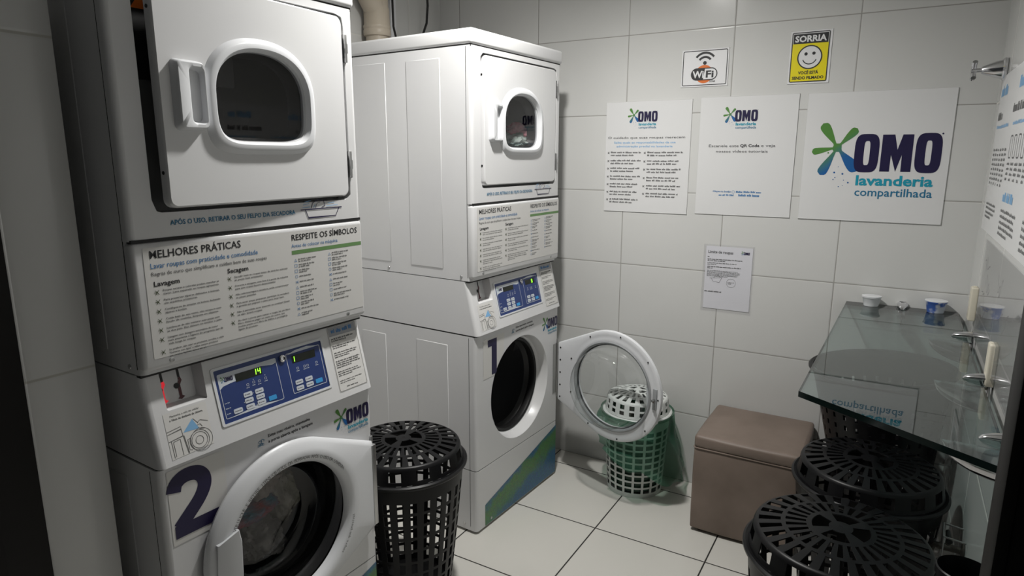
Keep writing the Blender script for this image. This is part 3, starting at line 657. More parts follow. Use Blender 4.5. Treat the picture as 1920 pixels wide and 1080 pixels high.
def make_machine(label, loc, rz, number, ajar, open_deg, digits):
    t = thing('stacked_washer_dryer', label, 'washing machine', loc, rz, 'stacked laundry machines along the left wall')
    # --- washer body -------------------------------------------------
    HC, HR = (.325, .540), .224
    lower = MB(); shell(lower, .012, .2745, .008, .008); lp = lower.build('lower_panel', 'white', t)
    mb = MB(); poly(mb, FRONT, [(.057,.014),(.632,.014),(.632,.2535),(.057,.108)], .0087)
    g = mb.build('panel_graphic', 'graphic', lp)
    body = MB(); shell(body, .2785, .8305, .008, .008, hole=HR, hc=(HC[0], HC[1]-.2785))
    polar(body, FRONT, HC, [(HR,.008),(HR-.003,.005),(HR-.008,-.032),(HR-.012,-.038),(.209,-.040),(.205,-.048)], 96)
    wb = body.build('washer_cabinet', 'white', t)
    mb = MB()
    polar(mb, FRONT, HC, [(.207,-.046),(.203,-.040),(.194,-.044),(.190,-.060),(.196,-.075),(.185,-.095)], 64); mb.build('door_gasket', 'rubber', wb)
    mb = MB(); polar(mb, FRONT, HC, [(.186,-.094),(.225,-.11),(.235,-.14),(.235,-.48),(.1,-.50),(.0001,-.50)], 64)
    for k in range(3):
        a = math.radians(30+120*k); c, s_ = math.cos(a), math.sin(a)
        mb.add([FRONT.p(HC[0]+r*c-q*s_, HC[1]+r*s_+q*c, x) for x in (-.14, -.48) for r, q in ((.236,-.03),(.185,0),(.236,.03))], [(0,1,4,3),(1,2,5,4),(0,2,1),(3,4,5)], True)
    mb.build('drum', 'drum', wb)
    mb = MB(); mb.box(.0085,.0092,.596,.636,.42,.66); mb.box(.0075,.014,.628,.636,.40,.68, r=.002); mb.build('hinge_mount', 'steel', wb)
    # embossed side panels
    mb = MB()
    for y0, y1 in ((-.0016, .001),):
        mb.box(-.290,-.128,y0,y1,.06,.782, r=.0012, seg=1); mb.box(-.60,-.462,y0,y1,.06,.775, r=.0012, seg=1)
    mb.build('side_emboss', 'white', wb)
    for z0, z1 in ((.2745,.2785),(.8305,.8365)):
        MB().box(-MD+.01, .000, .004, MW-.004, z0-.002, z1+.002).build('seam_shadow_gap', 'gap', wb if z0 < .5 else t)
    mb = MB()
    for y in (-.0006,): mb.box(-.0245,-.0232,y,y+.0016,.03,.825)
    mb.build('side_seam', 'gap', wb)
    mb = MB(); mb.lathe([(0,-.002),(.006,-.002),(.0065,0),(.0065,.002)], (-.055,0,.035), 'y', 12); mb.lathe([(.0055,-.001),(.0055,.002),(0,.002)], (.008,.10,.030), 'x', 12); mb.build('screw', 'steel', wb)
    mb = MB()
    for x in (-.06, -.62):
        for y in (.05, MW-.05): mb.lathe([(.018,0),(.022,.004),(.022,.013)], (x, y, 0), 'z', 16, cap0=True)
    mb.build('foot', 'rubber', t)
    # --- lettering of the washer front ---------------------------------
    F2 = Fr((.0082,0,0), (0,1,0), (0,0,1), (1,0,0))
    if number == '1':
        mb = MB(); poly(mb, F2, [(.050,.648),(.122,.648)]+[(HC[0]+.2265*math.cos(math.radians(a)), HC[1]+.2265*math.sin(math.radians(a))) for a in range(151, 124, -3)]+[(.196,.810),(.050,.810)], .0006); s = mb.build('number_sticker', 'sticker', t)
        mb = MB(); poly(mb, F2, [(.106,.655),(.136,.655),(.141,.664),(.141,.802),(.106,.802)], .0012); poly(mb, F2, [(.080,.802),(.080,.774),(.106,.774),(.106,.802)], .0012); mb.build('number_digit', 'navy', s)
    else:
        mb = MB(); poly(mb, F2, rrect(.018,.158,.640,.823,.004), .0006); s = mb.build('number_sticker', 'sticker', t)
        path = [(.026+.004,.768),(.036,.786),(.052,.797),(.072,.799),(.090,.793),(.101,.780),(.104,.764),(.099,.747),(.086,.728),(.066,.708),(.047,.690),(.036,.679)]
        sm = []
        for i in range(len(path)-1):
            p0 = path[max(i-1, 0)]; p1 = path[i]; p2 = path[i+1]; p3 = path[min(i+2, len(path)-1)]
            for k in range(4):
                q = k/4; sm.append(tuple(.5*((2*p1[j])+(-p0[j]+p2[j])*q+(2*p0[j]-5*p1[j]+4*p2[j]-p3[j])*q*q+(-p0[j]+3*p1[j]-3*p2[j]+p3[j])*q**3) for j in (0,1)))
        sm.append(path[-1])
        mb = MB(); strip2d(mb, F2, sm, .034, .0012); poly(mb, F2, [(.025,.655),(.137,.655),(.137,.686),(.025,.686)], .0013); mb.build('number_digit', 'navy', s)
    logo(t, F2, .4855, .690, .31)
    mb = MB(); text_into(mb, F2, 'Evite mau cheiro, mantenha', .281, .8075, .0078, width=.132, bold=.018); text_into(mb, F2, 'a porta aberta após a lavagem', .281, .7925, .0078, width=.140, bold=.018); mb.build('care_text', 'black', t)
    mb = MB(); wind_icon(mb, F2, .257, .803, .014); mb.build('wind_icon', 'teal2', t)
    # --- fascia with coin pocket and display ----------------------------
    pk = [(.046,.121),(.141,.121),(.146,.221),(.044,.221)]; pc = (.094,.172)
    mb = MB(); fs, L = shell(mb, .8365, 1.0440, .020, -.031, r=.016, hole=poly_r(pk, pc), hc=pc)
    return_fs = fs
    pb = [(.053,.133),(.134,.133),(.136,.221),(.052,.221)]
    A = ang_of(pk, pc)
    polar(mb, fs, pc, [(poly_r(pk, pc),0),(poly_r(pb, pc),-.030)], 8, A+ang_of(pb, pc), cap=True, smooth=False)
    fa = mb.build('control_fascia', 'white', t)
    pfr = Fr(fs.p(0,0,-.0298), fs.u, fs.v, fs.n)
    for k, a0 in enumerate((.060, .099)):
        m1 = MB(); strip2d(m1, pfr, [(a0+.003,.204),(a0+.003,.184)], .0055); m1.build('coin_slot', 'rubber', fa)
        m2 = MB(); strip2d(m2, pfr, [(a0+.003,.184),(a0+.0045,.178),(a0-.001,.168),(a0-.001,.141)], .0065, h=.0007); disc2d(m2, pfr, (a0+.010,.137), .0001, h=.0007)
        poly(m2, pfr, [(a0-.009,.137),(a0-.001,.134),(a0+.008,.139),(a0,.144)], .0008); m2.build('coin_light', 'red' if k == 0 else 'darkred', fa)
        m3 = MB(); disc2d(m3, pfr, (a0-.006,.167), .0065, h=.0009); m3.build('coin_button', 'rubber', fa)
    # sticker with the sensor drawing
    mb = MB(); poly(mb, fs, [(.0315,.0125),(.132,.0165),(.1335,.1165),(.033,.1165)], .0006); st = mb.build('instruction_sticker', 'sticker', fa)
    mb = MB(); text_into(mb, fs, 'Mantenha o selo do celular', .047, .105, .0048, width=.068, h=.001); text_into(mb, fs, 'a 10cm de distância da câmera', .044, .0965, .0048, width=.078, bold=.02, h=.001)
    D = lambda *q: [(.0325+a*.099, .0135+b*.1) for a, b in q]
    w_ = .0011
    for seg in (D((.0,.62),(.33,.66),(.33,.60),(.0,.56)), D((.33,.60),(.34,.44),(.0,.40)), D((.06,.40),(.06,.02)), D((.10,.36),(.10,.04)), D((.10,.37),(.26,.39)), D((.26,.39),(.26,.02)), D((.36,.44),(.40,.02)), D((.34,.44),(.38,.02)), D((.42,.32),(.50,.33)), D((.42,.32),(.42,.08),(.48,.06)), D((.72,.62),(.80,.66),(.98,.58)), D((.64,.74),(.74,.60)), D((.70,.56),(.78,.57),(.82,.50)), D((.72,.51),(.76,.46),(.86,.44))):
        strip2d(mb, fs, seg, w_, .001)
    for c_, r_ in (((.69,.22),.24),((.69,.22),.195),((.69,.22),.10)): disc2d(mb, fs, D(c_)[0], r_*.098, .001, 32, r_*.098-.0011)
    disc2d(mb, fs, D((.74,.22))[0], .0265, .001, 32, .0255); mb.build('sticker_drawing', 'greyink', st)
    mb = MB(); poly(mb, fs, D((.36,.50),(.62,.74),(.74,.48),(.56,.49)), .0009); mb.build('spray_mark', 'ltblue', st)
    # display
    mb = MB(); lip = rrect(.160,.4945,.042,.184,.006); inn = rrect(.167,.4875,.0475,.1775,.003); n_ = len(lip)
    mb.loft([[fs.p(a,b,0) for a,b in lip],[fs.p(a,b,.0022) for a,b in lip],[fs.p(a,b,.0022) for a,b in inn],[fs.p(a,b,.0005) for a,b in inn]], smooth=False); mb.build('display_frame', 'white_plastic', fa)
    mb = MB(); poly(mb, fs, inn, .0006); dp = mb.build('display_panel', 'panelblue', fa)
    mb = MB(); strip2d(mb, fs, rrect(.1745,.338,.0585,.166,.003), .0014, .0010, True); strip2d(mb, fs, rrect(.3705,.480,.0610,.1675,.003), .0014, .0010, True)
    poly(mb, fs, [(.1752,.1655),(.1752,.130),(.184,.136),(.205,.139),(.219,.140),(.219,.1565),(.296,.1565),(.325,.152),(.337,.155),(.337,.1655)], .0008)
    poly(mb, fs, [(.190,.0592),(.320,.0592),(.29,.063),(.255,.066),(.225,.062)], .0008)
    poly(mb, fs, [(.372,.1645),(.40,.1715),(.44,.1735),(.479,.1665),(.45,.1660),(.40,.1655)], .0008); mb.build('display_outline', 'btn', dp)
    logo(dp, fs, .177, .1305, .0775, words=False, h=.0012)
    mb = MB(); poly(mb, fs, [(.219,.1372),(.2925,.1372),(.2945,.1562),(.219,.1562)], .0012); poly(mb, fs, [(.386,.139),(.461,.139),(.463,.1592),(.386,.1592)], .0012); mb.build('led_window', 'led', dp)
    mb = MB()
    seg = {'1': 'bc', '4': 'fgbc', '8': 'abcdefg', '0': 'abcdef'}
    for a, ch, d1 in digits:
        b0, w0, hh = (.1405 if d1 else .1425), .0068, .0068
        P = {'a': [(0,2),(1,2)], 'b': [(1,1),(1,2)], 'c': [(1,0),(1,1)], 'd': [(0,0),(1,0)], 'e': [(0,0),(0,1)], 'f': [(0,1),(0,2)], 'g': [(0,1),(1,1)]}
        for sg in seg[ch]:
            (x0, y0), (x1, y1) = P[sg]; strip2d(mb, fs, [(a+x0*w0+y0*.0006, b0+y0*hh), (a+x1*w0+y1*.0006, b0+y1*hh)], .0021, .0016)
    mb.build('led_digit', 'ledon', dp)
    mb = MB()
    for a, b in ((.242,.0995),(.274,.0990),(.242,.0845),(.274,.0845),(.242,.0690),(.274,.0700),(.208,.0690),(.3935,.0868),(.4252,.0868),(.3928,.0710),(.4249,.0716)):
        q = [(a+x, b+y) for x, y in rrect(-.0118,.0118,-.0058,.0058,.003,3)]
        mb.loft([[fs.p(x,y,.0006) for x,y in q],[fs.p(x,y,.0016) for x,y in q]], cap1=True, smooth=False)
    mb.build('button', 'btn', dp)
    mb = MB()
    for a, b in ((.3066,.0706),(.4563,.0724)):
        q = [(a+x, b+y) for x, y in rrect(-.0115,.0115,-.0058,.0058,.002,3)]; mb.loft([[fs.p(x,y,.0006) for x,y in q],[fs.p(x,y,.0016) for x,y in q]], cap1=True, smooth=False)
    mb.build('start_button', 'btnblue', dp)
    mb = MB()
    for a, b in ((.2472,.122),(.2645,.124),(.2802,.1224),(.2989,.1247),(.3979,.1232),(.4202,.1225),(.4302,.1225),(.4605,.1226)):
        strip2d(mb, fs, rrect(a-.003,a+.003,b-.0025,b+.0025,.001,2), .0008, .001, True); fine_into(mb, fs, a-.005, b-.008, .010, 1, .004, .001)
    for a, b in ((.2645,.1305),(.2989,.1325),(.256,.0985),(.228,.083),(.260,.0672)): disc2d(mb, fs, (a, b), .0012, .001, 10)
    for b in (.094,.081,.068): fine_into(mb, fs, .178, b, .014, 1, .004, .001)
    for a, b in ((.2355,.0985),(.2675,.098),(.2355,.0835),(.2675,.0835),(.387,.086),(.4187,.086)): pass
    mb.build('display_print', 'btn', dp)
    mb = MB()
    for a, b in ((.242,.0995),(.274,.0990),(.242,.0845),(.274,.0845),(.242,.0690),(.274,.0700),(.208,.0690),(.3935,.0868),(.4252,.0868),(.3928,.0710),(.4249,.0716)): fine_into(mb, fs, a-.009, b-.001, .018, 1, .0042, .0018)
    mb.build('button_print', 'greyink', dp)
    mb = MB(); R = []
    for r, h in ((.0092,.0006),(.0092,.005),(.007,.0062),(.0052,.005),(.0048,.003),(.0001,.003)): R.append([fs.p(.3567+r*math.cos(2*math.pi*k/24), .1598+r*math.sin(2*math.pi*k/24), h) for k in range(24)])
    mb.loft(R); mb.build('key_lock', 'chrome', fa)
    # sticker at the right
    mb = MB(); poly(mb, fs, rrect(.517,.623,.018,.207,.004), .0006); st = mb.build('notice_sticker', 'sticker', fa)
    mb = MB(); strip2d(mb, fs, rrect(.519,.621,.020,.205,.004), .0009, .001, True)
    for b, n_, wt in ((.168,2,.6),(.148,2,.42),(.128,3,.42),(.104,4,.5),(.074,3,.42),(.048,2,.35)): fine_into(mb, fs, .525, b, .089, n_, .0058, .001, weight=wt)
    fine_into(mb, fs, .545, .028, .05, 1, .008, .001, weight=.3); mb.build('sticker_text', 'greyink', st)
    mb = MB(); poly(mb, fs, [(.521,.178),(.619,.178),(.619,.203),(.521,.203)], .0008); mb.build('sticker_band', pmget('band_grey', (.35,.36,.38)), st)
    mb = MB(); fine_into(mb, fs, .530, .187, .08, 1, .016, .0012, weight=.5); mb.build('sticker_title', 'blue', st)
    # --- dryer -----------------------------------------------------------
    DC = (.340, 1.638); op = rrect(.056,.606,1.392,1.874,.02)
    mb = MB(); shell(mb, 1.3365, 1.892, 0, 0, hole=poly_r([(a, b-1.3365) for a, b in op], (DC[0], DC[1]-1.3365)), hc=(DC[0], DC[1]-1.3365))
    polar(mb, FRONT, DC, [(poly_r(op, DC),0),(poly_r(op, DC),-.045)], 96, ang_of(op, DC), smooth=False)
    shell(mb, 1.047, 1.3365, -.012, -.012)
    dc = mb.build('dryer_cabinet', 'white', t)
    mb = MB(); polar(mb, FRONT, DC, [(poly_r(rrect(.055,.607,1.391,1.875,.02), DC),-.045),(.205,-.045),(.205,-.075),(.24,-.085),(.24,-.52),(.0001,-.52)], 96, ang_of(op, DC)); mb.build('dryer_drum', 'inner', dc)
    mb = MB(); plate(mb, Fr((-.0435,0,0),(0,1,0),(0,0,1),(1,0,0)), rrect(.075,.30,1.665,1.868,.004), (.18,1.77), .0005, 0, 12); wl = mb.build('warning_label', 'gap', dc)
    Fw = Fr((-.043,0,0),(0,1,0),(0,0,1),(1,0,0))
    mb = MB(); poly(mb, Fw, [(.077,1.827),(.22,1.827),(.22,1.866),(.077,1.866)], .0006); mb.build('label_header', 'signwhite', wl)
    mb = MB(); poly(mb, Fw, [(.077,1.805),(.22,1.805),(.22,1.829),(.16,1.829),(.09,1.824)], .0008); mb.build('label_band', 'orange', wl)
    mb = MB(); plate(mb, FRONT, [(.004,1.8905),(MW-.004,1.8905),(MW-.004,1.8975),(.004,1.8975)], (.32,1.894), .0005, -.004, 8); mb.box(-MD+.01,-.003,.003,MW-.003,1.888,1.899); mb.build('lid_gap', 'gap', t)
    MB().box(-MD, .006, -.003, MW+.003, 1.8965, 1.950, r=.010, seg=4).build('top_lid', 'white', t)
    MB().box(-.25, .001, .004, MW-.004, 1.3325, 1.3395).build('seam_shadow_gap', 'gap', dc)
    MB().box(-MD+.01, -.02, .003, MW-.003, 1.040, 1.050).build('seam_shadow_gap', 'gap', t)
    mb = MB()
    for y0, y1 in ((-.0016, .001),):
        mb.box(-.306,-.142,y0,y1,1.086,1.857, r=.0012, seg=1); mb.box(-.645,-.415,y0,y1,1.088,1.86, r=.0012, seg=1)
        mb.lathe([(.0375,.0005),(.037,-.0012),(.0355,-.0014),(.0345,-.0012),(.034,.0005)], (-.535, 0, 1.136), 'y', 40)
    mb.build('side_emboss', 'white', dc)
    mb = MB()
    for y in (-.0006,): mb.box(-.0245,-.0232,y,y+.0016,1.06,1.888)
    mb.build('side_seam', 'gap', dc)
    mb = MB()
    for x in (-.055, -.43): mb.lathe([(0,-.002),(.005,-.002),(.006,0),(.006,.002)], (x,0,1.062), 'y', 12)
    mb.build('screw', 'steel', dc)
    # info panel
    ip = MB().box(-.03, .003, 0, MW, 1.056, 1.3335, r=.011, seg=4).build('info_panel', 'white', t)
    mb = MB()
    for y in (.062, .572): mb.lathe([(.006,.001),(.006,.0035),(.004,.0045),(0,.004)], (0,y,1.0715), 'x', 12)
    mb.build('screw', 'steel', ip)
    F3 = Fr((.0032,0,0), (0,1,0), (0,0,1), (1,0,0))
    mb = MB(); poly(mb, F3, rrect(.024,.632,1.082,1.3215,.003), .0005); ps = mb.build('info_sticker', 'sticker', ip)
    mb = MB(); text_into(mb, F3, 'MELHORES PRÁTICAS', .037, 1.2985, .0165, width=.214, bold=.012, h=.001); text_into(mb, F3, 'RESPEITE OS SÍMBOLOS', .396, 1.2985, .0150, width=.222, bold=.012, h=.001)
    text_into(mb, F3, 'Lavagem', .040, 1.2385, .0105, width=.056, bold=.02, h=.001); text_into(mb, F3, 'Secagem', .211, 1.2415, .0105, width=.055, bold=.02, h=.001); mb.build('heading_text', 'black', ps)
    mb = MB(); text_into(mb, F3, 'Lavar roupas com praticidade e comodidade', .037, 1.277, .0112, width=.258, bold=.005, h=.001); text_into(mb, F3, 'Antes de colocar na máquina', .394, 1.2800, .0095, width=.152, h=.001); mb.build('subheading_text', 'blue', ps)
    mb = MB(); text_into(mb, F3, 'Regras de ouro que simplificam e cuidam bem de suas roupas', .037, 1.261, .0082, width=.282, bold=.005, h=.001)
    bx = MB()
    def bullets(lst, a, b, w, lh, gap):
        for item in lst:
            xmark_into(bx, F3, a+.004, b-.001, .0115, .001, .045)
            full = max(len(q) for q in item)
            for ln in item: text_into(mb, F3, ln, a+.0165, b, lh*.54, width=w*len(ln)/full, h=.001, bold=.018); b -= lh
            b -= gap
    bullets(BUL, .041, 1.226, .130, .0073, .0062); bullets(BUS, .211, 1.2285, .150, .0073, .0066)
    ic = MB(); rg = random.Random(8)
    for a, n_, b0 in ((.400, 11, 1.2435), (.511, 10, 1.2470)):
        for k in range(n_):
            b = b0-k*.0142; q = k % 5
            if q == 0: strip2d(ic, F3, [(a,b),(a+.004,b+.006),(a+.008,b)], .0009, .001, True)
            elif q in (1,2): strip2d(ic, F3, [(a,b),(a+.008,b),(a+.008,b+.007),(a,b+.007)], .0009, .001, True)
            elif q == 3: disc2d(ic, F3, (a+.004,b+.0035), .0042, .001, 14, .0033)
            else: strip2d(ic, F3, [(a,b+.001),(a+.009,b+.001),(a+.008,b+.006)], .0009, .001, True); strip2d(ic, F3, [(a,b+.006),(a+.009,b)], .0009, .001)
            two = rg.random() < .4
            fine_into(mb, F3, a+.0125, b+(.004 if two else .002), rg.uniform(.035,.066), 2 if two else 1, .0056, .001)
    mb.build('body_text', 'greyink', ps); bx.build('bullet_mark', 'markink', ps); ic.build('care_symbol', 'blue', ps)
    mb = MB(); poly(mb, F3, [(.394,1.2625),(.632,1.2625),(.632,1.2725),(.394,1.2725)], .0008); mb.build('green_bar', pmget('bar_green', (.14,.27,.10)), ps)
    # lint reminder above the seam
    F4 = Fr((.0004,0,0), (0,1,0), (0,0,1), (1,0,0))
    text('lint_text', F4, 'APÓS O USO, RETIRAR O SEU FELPO DA SECADORA', .090, 1.3645, .0105, 'teal2', dc, width=.325, bold=.018)
    mb = MB(); strip2d(mb, F4, [(.432,1.3735),(.570,1.3735)], .0028); strip2d(mb, F4, [(.447,1.3735),(.456,1.3520),(.548,1.3520),(.560,1.3735)], .0024)
    strip2d(mb, F4, [(.466,1.376),(.472,1.390),(.490,1.3975),(.508,1.393),(.512,1.381),(.500,1.376)], .0018); strip2d(mb, F4, [(.480,1.376),(.486,1.388),(.497,1.391)], .0012); mb.build('basket_drawing', 'navy', dc)
    mb = MB()
    for q in ([(.440,1.386),(.460,1.389)], [(.438,1.379),(.462,1.380)], [(.445,1.393),(.466,1.396)], [(.516,1.379),(.556,1.381)], [(.522,1.386),(.545,1.388)], [(.474,1.378),(.480,1.386)]): strip2d(mb, F4, q, .0014)
    mb.build('basket_strokes', 'ltblue', dc)
    # dryer door, its own origin on the hinge line
    HY = .608
    fd = Fr((0,-HY,0), (0,1,0), (0,0,1), (1,0,0)); c = (.332, 1.643)
    outer = rrect(.076,.600,1.402,1.868,.018); hole = dshape(.126, .1)
    mb = MB(); oo = poly_r(outer, c); inn_ = poly_r(rrect(.080,.596,1.406,1.864,.016), c); ex = ang_of(outer, c)
    polar(mb, fd, c, [(hole,-.020),(oo,-.020),(oo,-.003),(inn_,.002),(hole,.002)], 96, ex, smooth=False)
    door = mb.build('dryer_door', 'white', t, (0, HY, 0)); door.rotation_euler = (0,0,math.radians(ajar))
    do, dm, di = dshape(.157, .130), dshape(.148, .122), dshape(.129, .103)
    mb = MB(); polar(mb, fd, c, [(do,.001),(do,.0025),(dshape(.154,.127),.005),(dm,.011),(dshape(.144,.118),.0135),(dshape(.134,.108),.0135),(di,.008),(dshape(.124,.099),-.012)], 96); mb.build('window_ring', 'white_plastic', door)
    mb = MB(); polar(mb, fd, c, [(dshape(.1265,.1005),-.006),(.0001,-.006)], 96, smooth=False); mb.build('window_glass', 'doorglass', door)
    mb = MB(); polar(mb, fd, c, [(dshape(.128,.102),-.010),(dshape(.120,.095),-.045),(dshape(.116,.091),-.05)], 96); mb.build('window_gasket', 'rubber', door)
    # pocket handle
    ho = rrect(.108,.173,1.566,1.702,.012); hi = rrect(.135,.169,1.577,1.691,.010); hc = (.152,1.634)
    mb = MB(); polar(mb, fd, hc, [(poly_r(rrect(.103,.173,1.562,1.706,.012), hc),.0015),(poly_r(ho, hc),.018),(poly_r(rrect(.111,.172,1.569,1.699,.010), hc),.021),(poly_r(rrect(.132,.170,1.575,1.693,.010), hc),.021),(poly_r(hi, hc),.019),(poly_r(rrect(.139,.169,1.582,1.686,.010), hc),.003)], 48, ang_of(ho, hc)+ang_of(hi, hc), cap=True); mb.build('door_handle', 'white_plastic', door)
    mb = MB()
    for z in (1.79, 1.487): mb.box(-.006,.006,-.004,.004,z-.036,z+.036, r=.002); mb.box(.003,.0068,-.0045,.0045,z-.012,z+.012)
    mb.build('hinge', 'steel', door)
    mb = MB()
    for z in (1.80, 1.475): mb.lathe([(.004,0),(.004,-.0015),(0,-.0015)], (-.010,.0765-HY,z), 'y', 10)
    mb.build('bumper', 'rubber', door)
    # --- washer door, origin on its hinge line ---------------------------
    HX, HYW = .034, .618; Rr, dl, zc = .248, .300, .535
    fw = Fr((0,-HYW,0), (0,1,0), (0,0,1), (1,0,0)); c = (HYW-dl, zc)
    hull = lambda g: convex_hull([(c[0]+(Rr-g)*math.cos(math.radians(a)), c[1]+(Rr-g)*math.sin(math.radians(a))) for a in range(0, 360, 3)]+[(HYW-g, zc-.138+g), (HYW-g, zc+.138-g)])
    H0, H1, H2 = hull(0), hull(.004), hull(.012); x0 = -.020
    mb = MB(); r0, r1, r2 = poly_r(H0, c), poly_r(H1, c), poly_r(H2, c); ex = ang_of(H0, c)
    dome = lambda h: (lambda a: h)
    polar(mb, fw, c, [(.188,x0+.004),(.200,x0),(.212,x0+.002),(.226,x0+.002),(r2,x0),(r1,x0+.003),(r0,x0+.012),(r1,x0+.020),(lambda a: max(.20,r2(a)),x0+.024),(lambda a: min(r2(a),.222+.1*max(0,r2(a)-Rr)),x0+.033),(.206,x0+.036),(.192,x0+.032),(.184,x0+.022),(.182,x0+.010)], 120, ex)
    wd = mb.build('washer_door', 'white_plastic', t, (HX, HYW, 0)); wd.rotation_euler = (0,0,math.radians(open_deg))
    mb = MB(); polar(mb, fw, c, [(.186,x0+.018),(.182,x0-.005),(.176,x0-.035),(.165,x0-.075),(.150,x0-.094),(.12,x0-.100),(.0001,x0-.101)], 72); mb.build('door_bowl', 'bowl' if open_deg else 'doorglass', wd)
    mb = MB(); polar(mb, fw, c, [(.2015,x0-.001),(.196,x0-.005),(.190,x0-.003),(.187,x0+.002)], 72); mb.build('door_seal', 'rubber' if not open_deg else pmget('seal_grey', (.30,.31,.32)), wd)
    # grip across the left edge of the glass
    mb = MB(); gr = [(.098,.612),(.150,.632),(.155,.60),(.152,.52),(.148,.46),(.142,.43),(.10,.42),(.088,.50)]
    gi = [(a+(.003 if a < .12 else -.003), b) for a, b in gr]
    mb.loft([[fw.p(a,b,x0+.020) for a,b in gr],[fw.p(a,b,x0+(.034 if a < .12 else .042)) for a,b in gr],[fw.p(a,b,x0+(.036 if a < .12 else .045)) for a,b in gi]], cap0=True, cap1=True, smooth=False); mb.build('door_grip', 'white_plastic', wd)
    mb = MB(); mb.box(-.013,.006,-.012,.004,zc-.13,zc+.13, r=.002); mb.build('hinge', 'steel', wd)
    mb = MB()
    for z in (-.118,-.06,0,.06,.118): mb.lathe([(.004,x0-.0012),(.0042,x0+.004)], (0,-.018,zc+z), 'x', 10, cap0=True)
    for a in range(20, 360, 40):
        mb.lathe([(.0035,x0-.0010),(.0038,x0+.004)], (0,c[0]-HYW+.233*math.cos(math.radians(a)),c[1]+.233*math.sin(math.radians(a))), 'x', 10, cap0=True)
    mb.build('screw', 'rubber', wd)
    mb = MB(); yl = c[0]-HYW-.218
    mb.box(x0-.004,x0+.004,yl-.010,yl+.010,zc-.045,zc+.045, r=.002); mb.build('latch_plate', pmget('seal_grey', (.30,.31,.32)), wd)
    MB().tube([(x0,yl,zc),(x0-.022,yl,zc),(x0-.026,yl-.010,zc)], .005, 8).build('latch_hook', 'steel', wd)
    if number == '2':
        fx = Fr(fw.p(0,0,x0+.0365), fw.u, fw.v, fw.n)
        arc_text('rim_text', fx, 'VERIFIQUE E RETIRE ITENS/OBJETOS DA BORRACHA APÓS O USO DA LAVADORA', c, .1965, 152, 34, .0088, 'greyink', wd)
        arc_text('rim_text', fx, 'sempre que possível', c, .2050, -44, -12, .0090, 'greyink', wd, flip=True)
    return t
_pm = {}
def pmget(n, c, r=.45):
    if n not in _pm: _pm[n] = pm(n, c, r)
    return _pm[n]

A1 = math.radians(-2.97); A2 = -0.0474
make_machine('white stacked washer and dryer marked 1 with its round washer door wide open', (0,0,0), A1, '1', 0, 80, [(.436,'8',0)])
t2 = Vector((-math.sin(A2), math.cos(A2), 0))
P2 = Vector((.0283,-.6063,0))-t2*MW
make_machine('white stacked washer and dryer marked 2 in the foreground with its dryer door ajar', P2, A2, '2', 3.2, 0, [(.2685,'1',1),(.2810,'4',1),(.3860,'1',0)])

# ------------------------------------------------------------------ hampers
def hamper_meshes(R, H, Rb, lid_h, nslat, rows, tag_, ribs=2, ring=.010, dome=.018, t=.003, flare=.012, pw=.85, band2=False, topband=.05):
    """perforated tub and domed lid"""
    N = nslat*4; rim = H-lid_h
    zs = [0.0, .022]; solid_rows = [True]
    z = .022; top = rim-topband; step = (top-z)/rows
    for k in range(rows): zs += [z+step*(k+1)-ring, z+step*(k+1)]; solid_rows += [False, True]
    zs += [rim-.004]; solid_rows += [True]
    def P(i, j, s):
        z = zs[j]; a = 2*math.pi*i/N; r = Rb+(R-Rb)*(z/rim)**pw-(t if s else 0); return (r*math.cos(a), r*math.sin(a), z)
    b = MB(); b.grid_shell(N, len(zs)-1, P, lambda i, j: solid_rows[j] or i % 4 < ribs)
    b.lathe([(R-.001,rim-.012),(R+flare*.6,rim-.010),(R+flare,rim-.004),(R+flare,rim+.002),(R+flare*.5,rim+.006),(R-.004,rim+.004),(R-.004,rim-.01)], n=96)
    b.lathe([(Rb,.001),(0,.001)], n=48, smooth=False); b.lathe([(Rb-.003,.005),(0,.005)], n=48, smooth=False)
    bot = b
    # lid: vertical band then the pierced top
    Rl = R-.006
    rr = [(Rl+.004,rim+.006),(Rl+.001,rim+.016),(Rl-.004,H-.012),(Rl-.007,H-.004),(Rl-.013,H)]
    lidrows = ['s','b','s','s']
    if band2: rr[2:3] = [(Rl,rim+.016+.4*(H-rim-.028)),(Rl-.002,rim+.016+.55*(H-rim-.028)),(Rl-.004,H-.012)]; lidrows = ['s','b','s','b','s','s']
    nb = 5 if band2 else 3
    f = lambda r: H+dome*(1-(r/(Rl-.013))**2)
    radii = [.925,.905,.655,.605,.375,.315,.13,.03]
    kinds = ['s','o','s','i','s','p','s']
    for q in radii[1:]: rr.append((q*(Rl-.013)/.925, None))
    rr = [(r, f(r) if z is None else z) for r, z in rr]; lidrows += kinds
    def PL(i, j, s):
        r, z = rr[j]; a = 2*math.pi*i/N
        if s: r, z = (r-t, z) if j < nb else (max(r-.001,.002), z-t)
        return (r*math.cos(a), r*math.sin(a), z)
    def sol(i, j):
        k = lidrows[j]
        if k == 's': return True
        if k == 'b': return (i % 4 < 2) if band2 else (i % 8 < 4)
        if k == 'o': return i % 4 < 2
        if k == 'i': return (i+1) % 4 < 2
        if k == 'p': return (i % (N//4)) < N//12
    l = MB(); l.grid_shell(N, len(rr)-1, PL, sol); l.lathe([(.031*(Rl-.013)/.925+.002,f(0)-.0005),(0,f(0)-.0005)], n=24, smooth=False); l.lathe([(.02,f(0)-t),(0,f(0)-t)], n=24, smooth=False)
    return bot, l
GB = 'black lattice laundry hampers'
def hamper(label, loc, R, H, Rb, rz=0.0, lid=True, rows=9, lid_h=.062, ns=28, mat='blackplastic', nm='laundry_hamper', group=GB, **k):
    b, l = hamper_meshes(R, H, Rb, lid_h, ns, rows, nm, **k)
    t = thing(nm, label, 'laundry basket', loc, rz, group)
    b.build('tub', mat, t)
    if lid: l.build('lid', mat, t)
    return t
